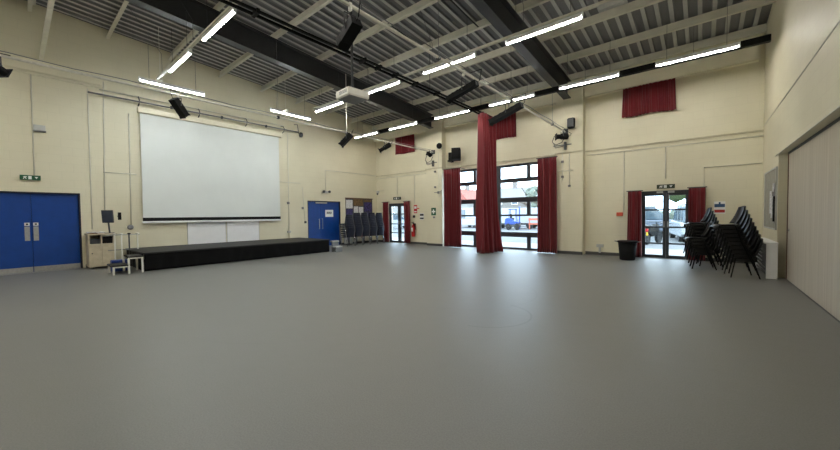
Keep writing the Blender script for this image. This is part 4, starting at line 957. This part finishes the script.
# motorbike
mbk = thing('motorbike', 'dark motorbike parked just outside the glazed double door', 'motorbike', (-1.75, 18.9, GZ), radians(75))
for x in (-.65, .65):
    wv = MB().lathe((x, 0, .31), [(.24, -.05), (.3, -.055), (.315, 0), (.3, .055), (.24, .05)], 20, 'Y').build('wheel', 'tyre', mbk, local=True)
    MB().lathe((x, 0, .31), [(.24, -.02), (.1, -.04), (.1, .04), (.24, .02)], 16, 'Y').build('wheel_disc', 'grey', wv, local=True)
MB().prism([(-.75, .55), (-.6, .82), (-.1, .74), (.3, .92), (.45, .8), (.3, .4), (-.3, .35)], 'Y', -.13, .13).build('body', 'black', mbk, local=True, bevel=.04)
MB().prism([(-.72, .80), (-.62, .9), (-.1, .82), (-.12, .74), (-.6, .8)], 'Y', -.12, .12).build('seat', 'dgrey', mbk, local=True, bevel=.03)
MB().tube([(.62, .0, .31), (.42, 0, .98)], .035, 8).tube([(.42, -.34, 1.0), (.42, .34, 1.0)], .018, 8).build('fork_and_bars', 'dgrey', mbk, local=True)
MB().box(-.82, -.75, -.1, .1, .6, .72).build('tail_lamp', 'lampred', mbk, local=True)
MB().box(-.84, -.82, -.12, .12, .42, .56).build('number_plate', 'yellow', mbk, local=True)
# blue lift truck
lf = thing('lift_truck', 'blue fork lift truck with a tall mast outside the tall window', 'lift truck', (-13.45, 29.6, GZ), radians(15))
for x in (-.6, .65):
    for y in (-.55, .55): MB().lathe((x, y, .36), [(.18, -.14), (.35, -.14), (.36, 0), (.35, .14), (.18, .14)], 20, 'Y').build('wheel', 'tyre', lf, local=True)
MB().box(-1.15, 1.1, -.45, .45, .3, .62).build('chassis', 'dgrey', lf, local=True, bevel=.04)
MB().prism([(-1.1, .6), (-1.1, 1.2), (-.75, 1.32), (.0, 1.2), (.15, .95), (.75, .9), (.75, .6)], 'Y', -.55, .55).build('body', 'liftblue', lf, local=True, bevel=.05)
for x, y in ((-.55, -.48), (-.55, .48), (.55, -.48), (.55, .48)): MB().cyl((x, y, .95), (x * .8, y, 2.2), .05, 8).build('cab_post', 'liftblue', lf, local=True)
MB().box(-.62, .62, -.55, .55, 2.2, 2.3).build('cab_roof', 'liftblue', lf, local=True, bevel=.03)
MB().prism([(-.35, 1.2), (-.4, 1.75), (-.25, 1.75), (-.15, 1.3), (.2, 1.25), (.2, 1.15)], 'Y', -.25, .25).build('seat', 'black', lf, local=True)
for y in (-.32, .32): MB().box(.9, 1.0, y - .06, y + .06, .12, 2.55).build('mast_rail', 'liftblue', lf, local=True)
MB().box(.92, 1.0, -.32, .32, 2.4, 2.5).build('mast_head', 'liftblue', lf, local=True)
MB().box(1.0, 1.08, -.5, .5, .3, .8).build('carriage', 'dgrey', lf, local=True)
for y in (-.3, .3): MB().box(1.08, 2.0, y - .06, y + .06, .3, .36).build('fork', 'dgrey', lf, local=True)
lf.scale = (.62, .62, .85)
tr = thing('trailer', 'white box trailer behind the blue lift truck', 'trailer', (-14.6, 32.8, GZ), radians(8))
MB().box(-2.6, 2.6, -1.0, 1.0, .55, 2.05).build('box_body', 'carwhite', tr, local=True, bevel=.04)
for x in (-1.6, 1.6):
    for s in (-1, 1): MB().lathe((x, s * .85, .35), [(.2, -.12), (.34, -.12), (.35, 0), (.34, .12), (.2, .12)], 18, 'Y').build('wheel', 'tyre', tr, local=True)
MB().box(-2.5, 2.5, -.9, .9, .42, .55).build('chassis', 'dgrey', tr, local=True)
for k, (x, y) in enumerate(((-12.0, 31.0), (-10.9, 30.7))):
    br = thing('barrier', ['orange plastic barrier beside the blue lift truck', 'orange plastic barrier half hidden by the curtain at the speaker pilaster'][k], 'barrier', (x, y, GZ), radians(10))
    MB().box(-.5, .5, -.03, .03, .85, 1.05).box(-.5, .5, -.03, .03, .45, .6).build('rail', 'barrier', br, local=True)
    for s in (-.42, .42): MB().box(s - .04, s + .04, -.04, .04, .04, 1.08).build('post', 'barrier', br, local=True)
    for s in (-.42, .42): MB().box(s - .08, s + .08, -.28, .28, 0, .04).build('foot', 'dgrey', br, local=True)
def house(x, y, rz_, Wd, Dp, eave, ridge, wallm, roofm, label):
    h = thing('house', label, 'house', (x, y, GZ), rz_)
    MB().box(-Wd / 2, Wd / 2, -Dp / 2, Dp / 2, 0, eave).build('walls', wallm, h, local=True)
    MB().prism([(-Dp / 2 - .4, eave), (0, ridge), (Dp / 2 + .4, eave)], 'X', -Wd / 2 - .3, Wd / 2 + .3).build('roof', roofm, h, local=True)
    MB().box(-Wd / 4 - .4, -Wd / 4 + .4, -.4, .4, ridge - .8, ridge + 1.0).build('chimney', 'brick', h, local=True)
    for k in range(max(2, int(Wd / 3))):
        wx = -Wd / 2 + (k + .5) * Wd / max(2, int(Wd / 3))
        for z in ((.9, 2.2), (3.3, 4.4)):
            if z[1] < eave - .1: f_ = MB().box(wx - .6, wx + .6, -Dp / 2 - .05, -Dp / 2 + .02, *z).build('window', 'white', h, local=True); MB().box(wx - .52, wx + .52, -Dp / 2 - .06, -Dp / 2 - .05, z[0] + .08, z[1] - .08).build('pane', 'carglass', f_, local=True)
    return h
house(-43.2, 73, radians(70), 9, 6.5, 4.4, 7.6, 'render', 'roofred', 'distant house with a red tiled roof beyond the tall window')
house(-25.5, 66, radians(12), 15, 8, 4.6, 6.9, 'brick', 'rooftile', 'long grey brick house row beyond the blue lift truck')
house(-56, 58, radians(35), 10, 8, 4.6, 7.2, 'render', 'rooftile', 'distant pale house beyond the smaller glazed door')
def tree(x, y, H_, R_, m, label, bare=False, seed=0):
    t = thing('tree', label, 'tree', (x, y, GZ)); rnd = random.Random(seed)
    mb = MB().cyl((0, 0, 0), (0, 0, H_ * .5), .16, 8, .1)
    for k in range(7 if not bare else 22):
        a = rnd.uniform(0, 2 * pi); z = H_ * rnd.uniform(.3, .5); e = Vector((cos(a) * R_ * rnd.uniform(.4, .95), sin(a) * R_ * rnd.uniform(.4, .95), z + H_ * rnd.uniform(.15, .5)))
        mb.tube([(0, 0, z), e * .5 + Vector((0, 0, z * .55)), e], .05 if not bare else .06, 5)
    mb.build('trunk', 'bark', t, local=True)
    mb = MB()
    for k in range(26 if not bare else 12):
        a = rnd.uniform(0, 2 * pi); rr = R_ * sqrt(rnd.random()) * .8; mb.blob((cos(a) * rr, sin(a) * rr, H_ * rnd.uniform(.42, .92)), R_ * rnd.uniform(.22, .4) * (.7 if bare else 1), 2, .28, seed * 31 + k)
    mb.build('crown', m, t, local=True)
    return t
tree(-1.2, 48, 8.5, 4.0, 'leafa', 'green leafy tree beyond the white parked car', seed=2)
tree(-7.6, 51, 10, 4.5, 'leafb', 'grey green tree beyond the slate parked car', True, seed=3)
tree(-20.5, 52, 6.0, 3.0, 'leafb', 'grey green tree before the long grey house row', True, seed=4)
tree(-37, 52, 3.4, 2.0, 'leafa', 'low green tree beyond the white van', seed=5)
hd = thing('hedge', 'pale clipped hedge across the far side of the car park', 'hedge', (-12, 44, GZ))
mb = MB(); rnd = random.Random(5)
for k in range(46): mb.blob((-34 + k * 1.0 + rnd.uniform(-.2, .2), 44 + rnd.uniform(-.3, .3), .75), .95, 2, .18, k, (1, .8, .95))
mb.build('foliage', 'leafb', hd)

# ------------------------------------------------------------------ light
wd = bpy.data.worlds.new('overcast_sky'); sc.world = wd; wd.use_nodes = True
nt = wd.node_tree; bg = nt.nodes['Background']
tc = nt.nodes.new('ShaderNodeTexCoord'); mp = nt.nodes.new('ShaderNodeMapping'); mp.inputs['Scale'].default_value = (1, 1, 3)
nz = nt.nodes.new('ShaderNodeTexNoise'); nz.inputs['Scale'].default_value = 2.2; nz.inputs['Detail'].default_value = 5
rp = nt.nodes.new('ShaderNodeValToRGB'); rp.color_ramp.elements[0].color = (.52, .74, 1, 1); rp.color_ramp.elements[1].color = (.74, .88, 1, 1); rp.color_ramp.elements[0].position = .3; rp.color_ramp.elements[1].position = .6
nt.links.new(tc.outputs['Generated'], mp.inputs['Vector']); nt.links.new(mp.outputs[0], nz.inputs['Vector']); nt.links.new(nz.outputs['Fac'], rp.inputs['Fac']); nt.links.new(rp.outputs['Color'], bg.inputs['Color'])
bg.inputs['Strength'].default_value = 8.5

vs = sc.view_settings
sc.display_settings.display_device = 'sRGB'
vs.view_transform = 'Standard'; vs.look = 'None'; vs.exposure = 0.16; vs.gamma = 1.0; vs.use_curve_mapping = False
sc.cycles.use_denoising = True
sc.cycles.max_bounces = 10; sc.cycles.diffuse_bounces = 6; sc.cycles.glossy_bounces = 4; sc.cycles.transparent_max_bounces = 12
